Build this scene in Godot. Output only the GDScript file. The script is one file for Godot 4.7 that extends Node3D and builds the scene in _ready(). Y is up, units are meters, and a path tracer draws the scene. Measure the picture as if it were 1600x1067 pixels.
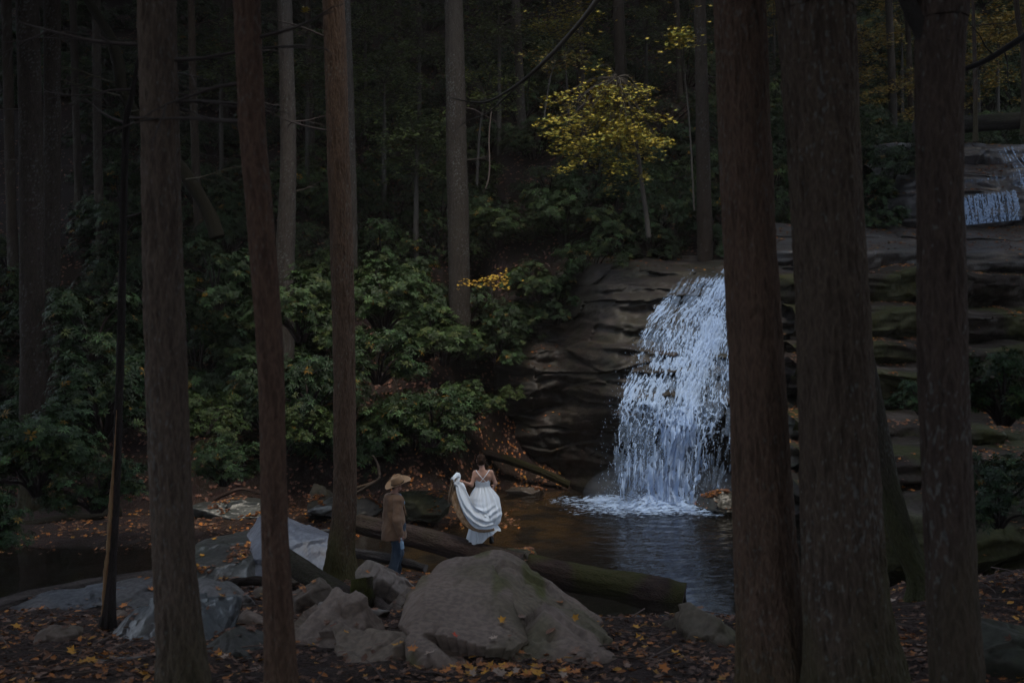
extends Node3D

const F := 1558.0            # focal length in photograph pixels: P() turns a place in the photograph and its distance into metres
const WATER := -4.5

var rng := RandomNumberGenerator.new()
var fine := FastNoiseLite.new()
var soft := FastNoiseLite.new()
var ridge := FastNoiseLite.new()
var cells := FastNoiseLite.new()
var chunks := FastNoiseLite.new()
var names := {}
var mats := {}
var rock_points: Array[PackedVector3Array] = []
var rock_up: Array[PackedInt32Array] = []
var bare_rocks: Array[int] = []


func P(u: float, v: float, d: float) -> Vector3:
	return Vector3((u - 800.0) / F * d, (533.5 - v) / F * d, -d)


func numbered(called: String) -> String:
	var n: int = names.get(called, 0)
	names[called] = n + 1
	return called if n == 0 else "%s_%03d" % [called, n]


func tag(o: Node3D, label: String, category: String, group := "", kind := "") -> Node3D:
	if label: o.set_meta("label", label)
	if category: o.set_meta("category", category)
	if group: o.set_meta("group", group)
	if kind: o.set_meta("kind", kind)
	return o


func thing(called: String, label: String, category: String, at := Vector3.ZERO, group := "") -> Node3D:
	var o := Node3D.new()
	o.name = numbered(called)
	add_child(o, true)
	o.position = at
	tag(o, label, category, group)
	return o


func obj(called: String, mesh: Mesh, m: Material, parent: Node3D = null, at := Vector3.ZERO) -> MeshInstance3D:
	var o := MeshInstance3D.new()
	o.name = numbered(called) if parent == null else called
	o.mesh = mesh
	o.material_override = m
	o.position = at
	(self if parent == null else parent).add_child(o, true)
	if parent != null and o.name != called:
		var k := 1
		while parent.has_node("%s_%03d" % [called, k]): k += 1
		o.name = "%s_%03d" % [called, k]
	return o


func swarm(called: String, mesh: Mesh, m: Material, where: Array[Transform3D], tints: PackedColorArray, parent: Node3D = null) -> MultiMeshInstance3D:
	var mm := MultiMesh.new()
	mm.transform_format = MultiMesh.TRANSFORM_3D
	mm.use_colors = true
	mm.mesh = mesh
	mm.instance_count = where.size()
	for i in where.size():
		mm.set_instance_transform(i, where[i])
		mm.set_instance_color(i, tints[i])
	var o := MultiMeshInstance3D.new()
	o.multimesh = mm
	o.material_override = m
	o.name = numbered(called) if parent == null else called
	(self if parent == null else parent).add_child(o, true)
	o.set_meta("kind", "stuff")
	return o


class Build:
	var v := PackedVector3Array()
	var c := PackedColorArray()
	var t := PackedVector2Array()
	var i := PackedInt32Array()

	func put(p: Vector3, col := Color.WHITE, uv := Vector2.ZERO) -> int:
		v.append(p); c.append(col); t.append(uv)
		return v.size() - 1

	func tri(a: int, b: int, d: int) -> void:
		i.append(a); i.append(b); i.append(d)

	func quad(a: int, up: int, upright: int, right: int) -> void:
		i.append(a); i.append(up); i.append(upright)
		i.append(a); i.append(upright); i.append(right)

	func sheet(first: int, nu: int, nv: int) -> void:      # a grid of (nu + 1) x (nv + 1) points, rows first
		for b in nv:
			for a in nu:
				var k := first + b * (nu + 1) + a
				quad(k, k + nu + 1, k + nu + 2, k + 1)

	func mesh(smooth := true) -> ArrayMesh:
		var arrays := []
		arrays.resize(Mesh.ARRAY_MAX)
		arrays[Mesh.ARRAY_VERTEX] = v
		arrays[Mesh.ARRAY_COLOR] = c
		arrays[Mesh.ARRAY_TEX_UV] = t
		arrays[Mesh.ARRAY_INDEX] = i
		if smooth:
			var n := PackedVector3Array()
			n.resize(v.size())
			for k in range(0, i.size(), 3):
				var a := i[k]
				var b := i[k + 1]
				var d := i[k + 2]
				var w := (v[d] - v[a]).cross(v[b] - v[a])
				n[a] += w; n[b] += w; n[d] += w
			for k in n.size():
				n[k] = n[k].normalized() if n[k].length_squared() > 1e-20 else Vector3.UP
			arrays[Mesh.ARRAY_NORMAL] = n
		var m := ArrayMesh.new()
		m.add_surface_from_arrays(Mesh.PRIMITIVE_TRIANGLES, arrays)
		return m


func lin(r: float, g: float, b: float) -> Color:
	return Color(r, g, b)


func noise_tex(freq: float, octaves: int, size := 512, normal := false, strength := 6.0, kind := FastNoiseLite.TYPE_SIMPLEX_SMOOTH, s := 1) -> ImageTexture:
	var n := FastNoiseLite.new()
	n.seed = s
	n.noise_type = kind
	n.frequency = freq
	n.fractal_octaves = octaves
	n.fractal_type = FastNoiseLite.FRACTAL_FBM if octaves > 1 else FastNoiseLite.FRACTAL_NONE
	var im := n.get_seamless_image(size, size)
	if normal:
		im.convert(Image.FORMAT_RGBA8)
		im.bump_map_to_normal_map(strength)
	return ImageTexture.create_from_image(im)


func tone_tex(freq: float, octaves: int, dark: float, s := 1, size := 512) -> ImageTexture:       # grey-scale mottling between dark and white
	var n := FastNoiseLite.new()
	n.seed = s
	n.frequency = freq
	n.fractal_octaves = octaves
	var im := n.get_seamless_image(size, size)
	im.convert(Image.FORMAT_RGB8)
	for y in size:
		for x in size:
			var g := lerpf(dark, 1.0, smoothstep(0.2, 0.8, im.get_pixel(x, y).r))
			im.set_pixel(x, y, Color(g, g, g))
	return ImageTexture.create_from_image(im)


func bark_tex(s: int, normal: bool) -> ImageTexture:     # furrowed, drawn out along the trunk
	var n := FastNoiseLite.new()
	n.seed = s
	n.frequency = 0.035
	n.fractal_type = FastNoiseLite.FRACTAL_RIDGED
	n.fractal_octaves = 4
	var im := n.get_seamless_image(256, 256)
	im.resize(256, 1024)
	im.convert(Image.FORMAT_RGBA8)
	if normal:
		im.bump_map_to_normal_map(9.0)
	else:
		for y in 1024:
			for x in 256:
				var g := lerpf(0.72, 1.0, im.get_pixel(x, y).r)
				im.set_pixel(x, y, Color(g, g, g))
	return ImageTexture.create_from_image(im)


func solid(color: Color, rough := 0.8, spec := 0.5) -> StandardMaterial3D:
	var m := StandardMaterial3D.new()
	m.albedo_color = color.linear_to_srgb()
	m.roughness = rough
	m.metallic_specular = spec
	return m


func tinted(rough := 0.8, spec := 0.5) -> StandardMaterial3D:       # takes its colour from the mesh or from each copy
	var m := solid(Color.WHITE, rough, spec)
	m.vertex_color_use_as_albedo = true
	return m


func materials() -> void:
	var bark := tinted(0.9, 0.22)
	bark.normal_enabled = true
	bark.normal_texture = bark_tex(3, true)
	bark.normal_scale = 1.0
	bark.albedo_texture = bark_tex(5, false)
	mats.bark = bark
	var rock := tinted(0.70, 0.26)
	rock.uv1_triplanar = true
	rock.uv1_world_triplanar = true
	rock.uv1_scale = Vector3.ONE * 1.1
	rock.normal_enabled = true
	rock.normal_texture = noise_tex(0.010, 6, 512, true, 7.0, FastNoiseLite.TYPE_SIMPLEX_SMOOTH, 8)
	rock.normal_scale = 1.0
	rock.albedo_texture = tone_tex(0.02, 7, 0.80, 4)
	mats.rock = rock
	var wet := rock.duplicate()
	wet.roughness = 0.40
	wet.metallic_specular = 0.5
	mats.wet_rock = wet
	var face := rock.duplicate()
	face.roughness = 0.58
	face.metallic_specular = 0.35
	mats.face_rock = face
	var soil := tinted(0.9, 0.3)
	soil.uv1_triplanar = true
	soil.uv1_world_triplanar = true
	soil.uv1_scale = Vector3.ONE * 0.9
	soil.normal_enabled = true
	soil.normal_texture = noise_tex(0.03, 5, 512, true, 12.0, FastNoiseLite.TYPE_SIMPLEX_SMOOTH, 12)
	soil.albedo_texture = tone_tex(0.05, 5, 0.5, 14)
	mats.soil = soil
	var leaf := tinted(0.48, 0.28)
	leaf.backlight_enabled = true
	leaf.backlight = Color(0.25, 0.3, 0.1)
	mats.leaf = leaf
	var dry := tinted(0.6, 0.4)
	dry.backlight_enabled = true
	dry.backlight = Color(0.3, 0.25, 0.15)
	mats.dry_leaf = dry
	mats.wood = tinted(0.8, 0.3)
	var foam := solid(Color(0.40, 0.54, 0.78), 0.5, 0.3)
	foam.transparency = BaseMaterial3D.TRANSPARENCY_ALPHA
	foam.albedo_color.a = 0.58
	mats.drops = solid(Color(0.40, 0.54, 0.78), 0.5, 0.3)
	mats.foam = foam
	var veil := solid(Color(0.30, 0.42, 0.62), 0.4, 0.4)
	veil.transparency = BaseMaterial3D.TRANSPARENCY_ALPHA
	veil.albedo_color.a = 0.20
	mats.veil = veil
	var water := solid(Color(0.012, 0.010, 0.008), 0.07, 0.42)
	water.transparency = BaseMaterial3D.TRANSPARENCY_ALPHA
	water.albedo_color.a = 0.5
	mats.water = water


func turned_up(n: Vector3, spin: float, size := 1.0) -> Basis:
	var side := n.cross(Vector3(0.31, 0.2, 0.93)).normalized()
	return Basis(side, n, side.cross(n)).rotated(n, spin).scaled(Vector3.ONE * size)


func r(a: float, b: float) -> float:
	return rng.randf_range(a, b)


func bend(pts: Array, at: float) -> Variant:            # Catmull-Rom through numbers or vectors; at counts the points
	var n := pts.size()
	var k := clampi(int(at), 0, n - 2)
	var f := at - k
	var p0 = pts[maxi(k - 1, 0)]
	var p1 = pts[k]
	var p2 = pts[k + 1]
	var p3 = pts[mini(k + 2, n - 1)]
	return p1 * 1.0 + (p2 - p0) * 0.5 * f + (p0 * 1.0 - p1 * 2.5 + p2 * 2.0 - p3 * 0.5) * f * f + (p1 * 1.5 - p0 * 0.5 - p2 * 1.5 + p3 * 0.5) * f * f * f


func tube(b: Build, pts: Array, radii: Array, segs: int, rings: int, col: Color, rough := 0.0) -> void:
	var first := b.v.size()
	for j in rings + 1:
		var at := float(j) / rings * (pts.size() - 1)
		var p: Vector3 = bend(pts, at)
		var along: Vector3 = (bend(pts, minf(at + 0.05, pts.size() - 1.0)) - bend(pts, maxf(at - 0.05, 0.0))).normalized()
		var side := along.cross(Vector3.UP if absf(along.y) < 0.9 else Vector3.RIGHT).normalized()
		var other := side.cross(along)
		var rad: float = bend(radii, at)
		for k in segs + 1:
			var a := TAU * k / segs
			var out := side * cos(a) + other * sin(a)
			var q := p + out * rad
			if rough > 0.0:
				q = p + out * rad * (1.0 + rough * (soft.get_noise_3dv(q * 7.0 + out * 3.0 * float(k < segs)) if k < segs else soft.get_noise_3dv((p + (side * cos(0.0)) * rad) * 7.0 + side * 3.0)))
			b.put(q, col, Vector2(float(k) / segs * maxf(rad * TAU / 0.5, 1.0), at))
	b.sheet(first, segs, rings)
	for e in 2:
		var mid := b.put(bend(pts, e * (pts.size() - 1.0)), col)
		var row := first + e * rings * (segs + 1)
		for k in segs:
			if e == 0: b.tri(mid, row + k, row + k + 1)
			else: b.tri(mid, row + k + 1, row + k)


# ---------------------------------------------------------------- the lie of the land
func near_edge(x: float) -> float:
	var xs := [-14.0, -9.0, -4.0, -1.6, -0.2, 1.0, 2.9, 4.0, 8.0, 14.0]
	var ds := [14.6, 15.6, 19.6, 19.8, 18.6, 17.2, 16.2, 15.7, 15.4, 14.5]
	for k in xs.size() - 1:
		if x < xs[k + 1]:
			return lerpf(ds[k], ds[k + 1], smoothstep(xs[k], xs[k + 1], x))
	return 14.5


func far_edge(x: float) -> float:
	if x < -4.0: return 26.6
	if x < -2.5: return lerpf(26.6, 26.0, (x + 4.0) / 1.5)
	return lerpf(26.0, 30.2, smoothstep(-2.5, -0.2, x))


func ground_height(x: float, d: float) -> float:
	var y := -1.65 - 0.137 * d if d < 8.0 else -2.746 - 0.148 * (d - 8.0)
	if d < 0.0: y = -1.65 - 0.22 * d
	y += 0.1 * maxf(0.0, x - 3.0) * smoothstep(9.0, 13.0, d) - 0.03 * maxf(0.0, -x - 3.0)
	y -= 0.14 * maxf(0.0, d - 12.0) * smoothstep(-0.5, 0.6, x) * (1.0 - smoothstep(4.2, 6.2, x))
	var e := near_edge(x)
	var bed := -4.95 + 0.28 * smoothstep(0.0, -4.0, x)
	bed += 0.32 * smoothstep(3.2, -0.5, x) * smoothstep(22.0, 25.5, d)
	y = lerpf(y, bed, smoothstep(e - 1.4, e + 0.9, d))
	if d > 20.0:
		var shelf := -4.44 + 0.09 * soft.get_noise_2d(x * 18.0, d * 18.0)          # the flat leafy rock and gravel beyond the creek
		y = lerpf(y, shelf, smoothstep(lerpf(23.2, 21.2, smoothstep(-2.5, -4.5, x)), lerpf(24.6, 22.2, smoothstep(-2.5, -4.5, x)), d) * smoothstep(-0.6, -2.2, x))
		var f := far_edge(x)
		var left := -4.44 + 0.75 * (d - f)
		var hb := lerpf(-1.7, -4.8, clampf((x + 0.8) / 3.4, 0.0, 1.0))
		var bank := lerpf(-4.6, hb, smoothstep(f - 0.1, f + 2.0, d)) + 0.4 * maxf(0.0, d - f - 2.0)
		var valley := 2.2 + 0.72 * minf(d - 33.8, 7.0) + 0.25 * clampf(d - 40.8, 0.0, 17.0) + 0.8 * maxf(d - 57.8, 0.0)
		bank = lerpf(bank, lerpf(2.2 + 0.72 * (d - 33.8), valley, smoothstep(9.0, 14.0, x)), smoothstep(32.4, 34.6, d))
		var hill := lerpf(left, bank, smoothstep(-1.8, -0.3, x))
		hill += 0.35 * smoothstep(28.0, 34.0, d) * soft.get_noise_2d(x * 4.0, d * 4.0)
		if d > 66.0: hill -= (d - 66.0) * 0.55 * (1.0 - smoothstep(8.0, 13.0, x)) + maxf(d - 95.0, 0.0) * 0.5
		y = maxf(y, hill) if d > f - 0.4 else y
	y += 0.06 * soft.get_noise_2d(x * 14.0, d * 14.0) + 0.035 * fine.get_noise_2d(x * 40.0, d * 40.0)
	return y


func on_ground(x: float, d: float) -> Vector3:
	return Vector3(x, ground_height(x, d), -d)


func ground_normal(x: float, d: float) -> Vector3:
	var e := 0.12
	return Vector3(ground_height(x - e, d) - ground_height(x + e, d), 2.0 * e, -(ground_height(x, d - e) - ground_height(x, d + e))).normalized()


func build_ground() -> void:
	var xs := PackedFloat32Array()
	var x := -70.0
	while x < 70.0:
		xs.append(x)
		x += 0.14 if absf(x) < 9.0 else minf(0.14 + (absf(x) - 8.9) * 0.16, 4.0)
	var ds := PackedFloat32Array()
	var d := -45.0
	while d < 125.0:
		ds.append(d)
		d += 3.0 if d < -2.0 else 0.5 if d < 6.0 else 0.13 if d < 33.0 else minf(0.13 + (d - 33.0) * 0.06, 4.0)
	var b := Build.new()
	for dd in ds:
		for xx in xs:
			var y := ground_height(xx, dd)
			var m := soft.get_noise_2d(xx * 9.0 + 50.0, dd * 9.0)
			var c := lin(0.068, 0.041, 0.034).lerp(lin(0.040, 0.024, 0.019), 0.5 + 0.7 * m)
			if dd > 18.0 and y < WATER + 0.06:
				c = c.lerp((lin(0.19, 0.105, 0.035) if xx > -2.5 else lin(0.055, 0.035, 0.018)).lerp(lin(0.05, 0.035, 0.02), smoothstep(-0.15, 0.35, m)), smoothstep(WATER + 0.02, WATER - 0.1, y) * smoothstep(-5.0, -4.75, y))
				c = c.lerp(lin(0.02, 0.016, 0.012), smoothstep(-4.8, -4.98, y))
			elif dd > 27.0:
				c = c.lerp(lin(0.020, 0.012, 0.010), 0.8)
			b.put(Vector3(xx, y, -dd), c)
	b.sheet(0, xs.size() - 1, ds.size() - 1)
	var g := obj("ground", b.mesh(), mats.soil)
	tag(g, "dark brown forest floor sloping to the pool and up the hillside", "ground", "", "structure")


func build_water() -> void:
	var b := Build.new()
	var nx := 330
	var nd := 250
	for j in nd + 1:
		var d := lerpf(14.6, 32.5, float(j) / nd)
		for k in nx + 1:
			var x := lerpf(-15.0, 9.5, float(k) / nx)
			var q := Vector2(x - 3.6, d - 27.0).length()
			var calm := clampf(1.2 - q / 11.0, 0.22, 1.0) * (1.0 if x > -1.5 else 0.4)
			var y := 0.016 * calm * fine.get_noise_2d(x * 21.0, d * 34.0) + 0.012 * calm * soft.get_noise_2d(x * 38.0 + 9.0, d * 60.0) + 0.006 * calm * sin(q * 9.0 + 3.0 * soft.get_noise_2d(x * 5.0, d * 5.0))
			b.put(Vector3(x, WATER + y, -d))
	b.sheet(0, nx, nd)
	tag(obj("pool_water", b.mesh(), mats.water), "dark rippled water of the pool and the creek that leaves it", "water", "", "structure")


# ---------------------------------------------------------------- rock
func rock_tint(p: Vector3, n_up: float, base: Color, moss: float) -> Color:
	var c := base.lerp(base * 0.74, clampf(0.5 + 0.9 * soft.get_noise_3dv(p * 9.0), 0.0, 1.0))
	c = c.lerp(lin(0.20, 0.16, 0.14), 0.25 * smoothstep(0.15, 0.5, soft.get_noise_3dv(p * 5.0 + Vector3(7, 1, 3))))
	var g := moss * smoothstep(0.0, 0.35, soft.get_noise_3dv(p * 4.5 + Vector3(40, 0, 9)) + 0.25 * n_up - 0.05)
	c = c.lerp(lin(0.060, 0.066, 0.018), clampf(g, 0.0, 0.85))
	return c


func rock(called: String, label: String, at: Vector3, size: Vector3, s: int, base: Color, moss := 0.2, wet := false, turn := Vector3.ZERO, planes := [], group := "", n := 34, sharp := 36.0, rough := 1.0) -> MeshInstance3D:
	var w := RandomNumberGenerator.new()
	w.seed = s
	var normals: Array[Vector3] = []
	var dist: Array[float] = []
	if planes.is_empty():
		for k in 13:
			var z := 1.0 - 2.0 * (k + 0.5) / 13.0
			var a := k * 2.39996 + w.randf_range(-0.5, 0.5)
			normals.append((Vector3(sqrt(1.0 - z * z) * cos(a), z, sqrt(1.0 - z * z) * sin(a)) + Vector3(w.randf_range(-0.3, 0.3), w.randf_range(-0.3, 0.3), w.randf_range(-0.3, 0.3))).normalized())
			dist.append(w.randf_range(0.74, 1.0))
	else:
		for q in planes:
			normals.append(Vector3(q[0], q[1], q[2]).normalized())
			dist.append(q[3])
	var b := Build.new()
	var turned := Basis.from_euler(turn)
	var shift := Vector3(w.randf() * 50.0, w.randf() * 50.0, w.randf() * 50.0)
	var mean := (size.x + size.y + size.z) / 3.0
	for face in 6:
		var first := b.v.size()
		var up: Vector3 = [Vector3.UP, Vector3.DOWN, Vector3.LEFT, Vector3.RIGHT, Vector3.FORWARD, Vector3.BACK][face]
		var sx := up.cross(Vector3(0.0, 0.0, 1.0) if absf(up.y) > 0.5 else Vector3.UP)
		var sy := sx.cross(up)
		for j in n + 1:
			for k in n + 1:
				var dir := (up + sx * tan((float(k) / n - 0.5) * PI / 2.0) - sy * tan((float(j) / n - 0.5) * PI / 2.0)).normalized()
				var sum := 0.0
				for q in normals.size():
					var m := dir.dot(normals[q]) / dist[q]
					if m > 0.0: sum += pow(m, sharp)
				var p := dir * pow(sum, -1.0 / sharp)
				p = turned * (p * size)
				var coarse := soft.get_noise_3dv(p * 10.0 / maxf(mean, 0.25) + shift)
				var strata := ridge.get_noise_3d(p.x * 2.0 + shift.x, p.y * 9.0 + shift.y, p.z * 2.0)
				var grain := fine.get_noise_3dv(p * 40.0 + shift)
				var chunk := chunks.get_noise_3d(p.x * 3.6 / maxf(mean, 0.4) + shift.x + 0.5 * coarse, p.y * 5.5 / maxf(mean, 0.4) + shift.y, p.z * 3.6 / maxf(mean, 0.4) + shift.z + 0.5 * coarse)
				var crack := smoothstep(0.72, 0.95, ridge.get_noise_3d(p.x * 4.5 + shift.y, p.y * 4.5 + shift.z, p.z * 4.5 + shift.x))
				p += dir * mean * rough * (0.055 * coarse + 0.030 * strata + 0.070 * chunk) + dir * rough * (0.006 * grain - 0.030 * crack)
				var tone := rock_tint(p + shift, dir.y, base, moss)
				if not planes.is_empty():                   # moss in streaks down the front
					tone = tone.lerp(lin(0.070, 0.072, 0.016), 0.75 * smoothstep(0.12, 0.4, soft.get_noise_3d(p.x * 22.0, p.y * 3.0, p.z * 4.0)) * smoothstep(-0.35, 0.5, soft.get_noise_3d(p.x * 5.0 + 9.0, p.y * 5.0, p.z * 5.0)))
				b.put(p, tone)
		b.sheet(first, n, n)
	var mesh := b.mesh()
	var o := obj(called, mesh, mats.wet_rock if wet else mats.rock, null, at)
	tag(o, label, "rock", group)
	var nrm: PackedVector3Array = mesh.surface_get_arrays(0)[Mesh.ARRAY_NORMAL]
	var world := PackedVector3Array()
	var ups := PackedInt32Array()
	for k in b.v.size():
		world.append(b.v[k] + at)
		if nrm[k].y > 0.55: ups.append(k)
	rock_points.append(world)
	rock_up.append(ups)
	return o


func top_of_rocks(x: float, z: float, reach := 0.07) -> float:        # how high the rocks stand over a place, or -100
	var best := -100.0
	for k in rock_points.size():
		for q in rock_up[k]:
			var p: Vector3 = rock_points[k][q]
			if absf(p.x - x) < reach and absf(p.z - z) < reach and p.y > best:
				best = p.y
	return best


func shelf_mesh(profile: Array, x0: float, x1: float, nx: int, nt: int, s: int, base: Color, moss: float, rough: float, ends := 0.0) -> ArrayMesh:       # a bed of rock: a profile of (distance, height) drawn out along x
	var total := 0.0
	for k in profile.size() - 1: total += profile[k].distance_to(profile[k + 1])
	var b := Build.new()
	var off := s * 17.3
	var curve: Array[Vector2] = []
	for j in nt + 1:
		var want := total * j / nt
		var k := 0
		while k < profile.size() - 2 and want > profile[k].distance_to(profile[k + 1]):
			want -= profile[k].distance_to(profile[k + 1])
			k += 1
		curve.append(profile[k].lerp(profile[k + 1], want / profile[k].distance_to(profile[k + 1])))
	for j in nt + 1:
		var q := curve[j]
		for k in nx + 1:
			var x := lerpf(x0, x1, float(k) / nx)
			var wave := soft.get_noise_2d(x * 2.2 + off, q.y * 1.5)
			var step := soft.get_noise_2d(x * 7.0 + off, q.y * 24.0)
			var grain := fine.get_noise_3d(x * 12.0 + off, q.y * 16.0, q.x * 12.0)
			var chip := chunks.get_noise_2d(x * 2.2 + off + 0.4 * wave, q.y * 7.0 + off)
			var block := chunks.get_noise_2d(x * 0.9 + off * 2.0, floorf(q.y * 1.2) * 9.0)
			var d := q.x + rough * (1.1 * wave + 0.55 * step + 0.16 * grain + 0.5 * chip + 1.1 * block)
			var side := minf(x - x0, x1 - x)
			if ends > 0.0: d += ends * pow(clampf(1.0 - side / ends, 0.0, 1.0), 2.0)
			var y := q.y + rough * 0.9 * soft.get_noise_2d(x * 2.6 + off, off) + rough * 0.2 * chip + rough * 0.28 * soft.get_noise_2d(x * 3.0 + off, q.x * 5.0) + rough * 0.1 * grain
			b.put(Vector3(x, y, -d), rock_tint(Vector3(x, y, d) + Vector3(off, 0, 0), 0.5, base, moss))
	b.sheet(0, nx, nt)
	return b.mesh()


func keep_points(o: MeshInstance3D) -> void:
	var a := o.mesh.surface_get_arrays(0)
	var world := PackedVector3Array()
	var ups := PackedInt32Array()
	var v: PackedVector3Array = a[Mesh.ARRAY_VERTEX]
	var nrm: PackedVector3Array = a[Mesh.ARRAY_NORMAL]
	for k in v.size():
		world.append(v[k] + o.position)
		if nrm[k].y > 0.55: ups.append(k)
	rock_points.append(world)
	rock_up.append(ups)


func build_cliff() -> void:
	var dark := lin(0.036, 0.031, 0.028)
	# the rock behind and under the falls, from the bank on the left to the ledges on the right
	var b := Build.new()
	var left := [Vector2(31.6, -5.3), Vector2(31.5, -3.6), Vector2(31.1, -2.9), Vector2(31.3, -2.2), Vector2(30.9, -1.3), Vector2(31.2, -0.6), Vector2(31.9, 0.1), Vector2(32.6, 0.9), Vector2(33.6, 1.7), Vector2(35.0, 2.4), Vector2(37.5, 3.4)]
	var mid := [Vector2(29.0, -5.3), Vector2(29.0, -3.6), Vector2(28.9, -2.6), Vector2(27.9, -2.1), Vector2(27.75, -1.85), Vector2(28.3, -0.9), Vector2(28.95, 0.0), Vector2(29.7, 0.9), Vector2(30.4, 1.6), Vector2(31.3, 2.2), Vector2(35.0, 3.0)]
	var right := [Vector2(26.6, -5.3), Vector2(26.5, -3.9), Vector2(26.9, -3.2), Vector2(27.0, -2.2), Vector2(27.9, -1.6), Vector2(28.0, -0.7), Vector2(28.7, -0.2), Vector2(29.0, 0.9), Vector2(29.8, 1.5), Vector2(31.0, 2.3), Vector2(35.0, 3.0)]
	var nx := 230
	var nt := 220
	for j in nt + 1:
		var at := float(j) / nt * (left.size() - 1)
		var k0 := mini(int(at), left.size() - 2)
		var f := at - k0
		for k in nx + 1:
			var x := lerpf(-0.6, 13.0, float(k) / nx)
			var ql: Vector2 = left[k0].lerp(left[k0 + 1], f)
			var qm: Vector2 = mid[k0].lerp(mid[k0 + 1], f)
			var qr: Vector2 = right[k0].lerp(right[k0 + 1], f)
			var q := ql.lerp(qm, smoothstep(1.3, 3.1, x + 0.3 * soft.get_noise_2d(ql.y * 4.0, 3.0)))
			q = q.lerp(qr, smoothstep(6.4, 7.6, x))
			var wave := soft.get_noise_2d(x * 3.0, q.y * 2.0)
			var step := soft.get_noise_2d(x * 3.5 + 80.0 + q.y * 2.0, q.y * 16.0)
			var grain := fine.get_noise_3d(x * 10.0, q.y * 14.0, q.x * 10.0)
			var block := cells.get_noise_2d(x * 2.6 + 9.0, q.y * 5.0)
			var d := q.x + 0.30 * wave + 0.30 * step + 0.08 * grain + 0.14 * block + 0.20 * chunks.get_noise_2d(x * 2.0 + 0.5 * wave, q.y * 6.0)
			d += 1.6 * pow(clampf((0.9 - x) / 1.5, 0.0, 1.0), 2.0)
			var y := q.y + 0.10 * soft.get_noise_2d(x * 4.0, q.y * 8.0 + 20.0)
			var c := rock_tint(Vector3(x, y, d), 0.2, dark, 0.12)
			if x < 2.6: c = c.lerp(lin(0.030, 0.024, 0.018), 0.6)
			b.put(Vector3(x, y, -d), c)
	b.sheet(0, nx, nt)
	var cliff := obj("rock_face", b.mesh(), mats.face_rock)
	tag(cliff, "dark wet layered rock face behind and beside the waterfall", "rock face", "", "structure")
	keep_points(cliff)
	# the bedded ledges climbing the right bank up to the small upper cascade
	var brown := lin(0.042, 0.032, 0.025)
	var labels := [
		"lowest mossy rock ledge seen between the two right-hand trunks near the ground",
		"low dark rock ledge just above the mossy bottom one on the right bank",
		"brown ledge topped with a patch of orange leaves between the right-hand trunks",
		"broad dark ledge with a yellow leaf pile in the middle of the right bank",
		"shadowed ledge edged by a thin line of orange leaves on the right bank",
		"smooth mossy brown rock bed half way up the right bank",
		"long leaf-edged rock bed just below the pale flat slab on the right",
		"pale flat leaf-strewn rock slab under the upper cascade",
		"dark stepped rock that the upper cascade runs over at right edge",
		"top rock bed beneath the fallen log above the upper cascade"]
	#  front distance, height of the top, height of the foot, depth of the tread, left end, right end
	var beds := [[17.6, -2.95, -4.6, 2.6, 5.6, 16.0], [19.6, -2.35, -3.2, 2.6, 6.2, 17.0], [21.7, -1.95, -2.7, 2.9, 6.8, 18.0], [24.0, -0.72, -2.1, 2.4, 7.3, 19.0], [25.8, -0.12, -0.95, 2.3, 7.6, 20.0],
		[27.2, 1.0, -0.3, 2.2, 7.9, 21.0], [28.6, 2.05, 0.8, 2.4, 7.6, 22.0], [30.4, 2.75, 1.85, 4.6, 7.9, 23.0], [34.4, 4.7, 3.1, 2.6, 13.2, 24.0], [36.5, 6.7, 4.5, 6.0, 13.4, 26.0]]
	for k in beds.size():
		var q: Array = beds[k]
		var d: float = q[0]
		var top: float = q[1]
		var low: float = q[2]
		var prof := [Vector2(d + 0.75, low - 0.3), Vector2(d + 0.6, low + 0.1), Vector2(d + 0.42, lerpf(low, top, 0.35)), Vector2(d + 0.05, lerpf(low, top, 0.5)), Vector2(d, top - 0.12), Vector2(d + 0.1, top - 0.02), Vector2(d + q[3] * 0.5, top + 0.10), Vector2(d + q[3], top + 0.22)]
		if k == 7:
			prof = [Vector2(31.2, 1.6), Vector2(30.9, 2.0), Vector2(30.5, 2.3), Vector2(30.4, 2.7), Vector2(30.55, 2.8), Vector2(31.6, 3.1), Vector2(32.8, 3.55), Vector2(34.6, 4.1)]
		if k == 8:
			prof = [Vector2(34.3, 3.6), Vector2(33.95, 4.3), Vector2(34.0, 4.9), Vector2(34.2, 5.05), Vector2(34.6, 5.15), Vector2(34.7, 5.55), Vector2(34.9, 5.68), Vector2(35.5, 6.2), Vector2(36.4, 6.6)]
		if k == 9:
			prof = [Vector2(36.2, 6.0), Vector2(35.9, 6.5), Vector2(35.8, 6.9), Vector2(36.1, 7.15), Vector2(37.0, 7.3), Vector2(41.0, 7.6)]
		var x0: float = q[4]
		var x1: float = q[5]
		var tint := brown
		if k == 7: tint = lin(0.056, 0.048, 0.045)
		if k >= 8: tint = lin(0.062, 0.055, 0.057)
		var o := obj("rock_ledge", shelf_mesh(prof, x0, x1, int((x1 - x0) * 16.0), 84, k + 3, tint, 0.5 if k < 7 else 0.0, 0.26 if k < 7 else 0.17, 0.9), mats.rock if k < 7 else mats.wet_rock)
		tag(o, labels[k], "rock ledge", "rock ledges climbing the right bank")
		keep_points(o)


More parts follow.
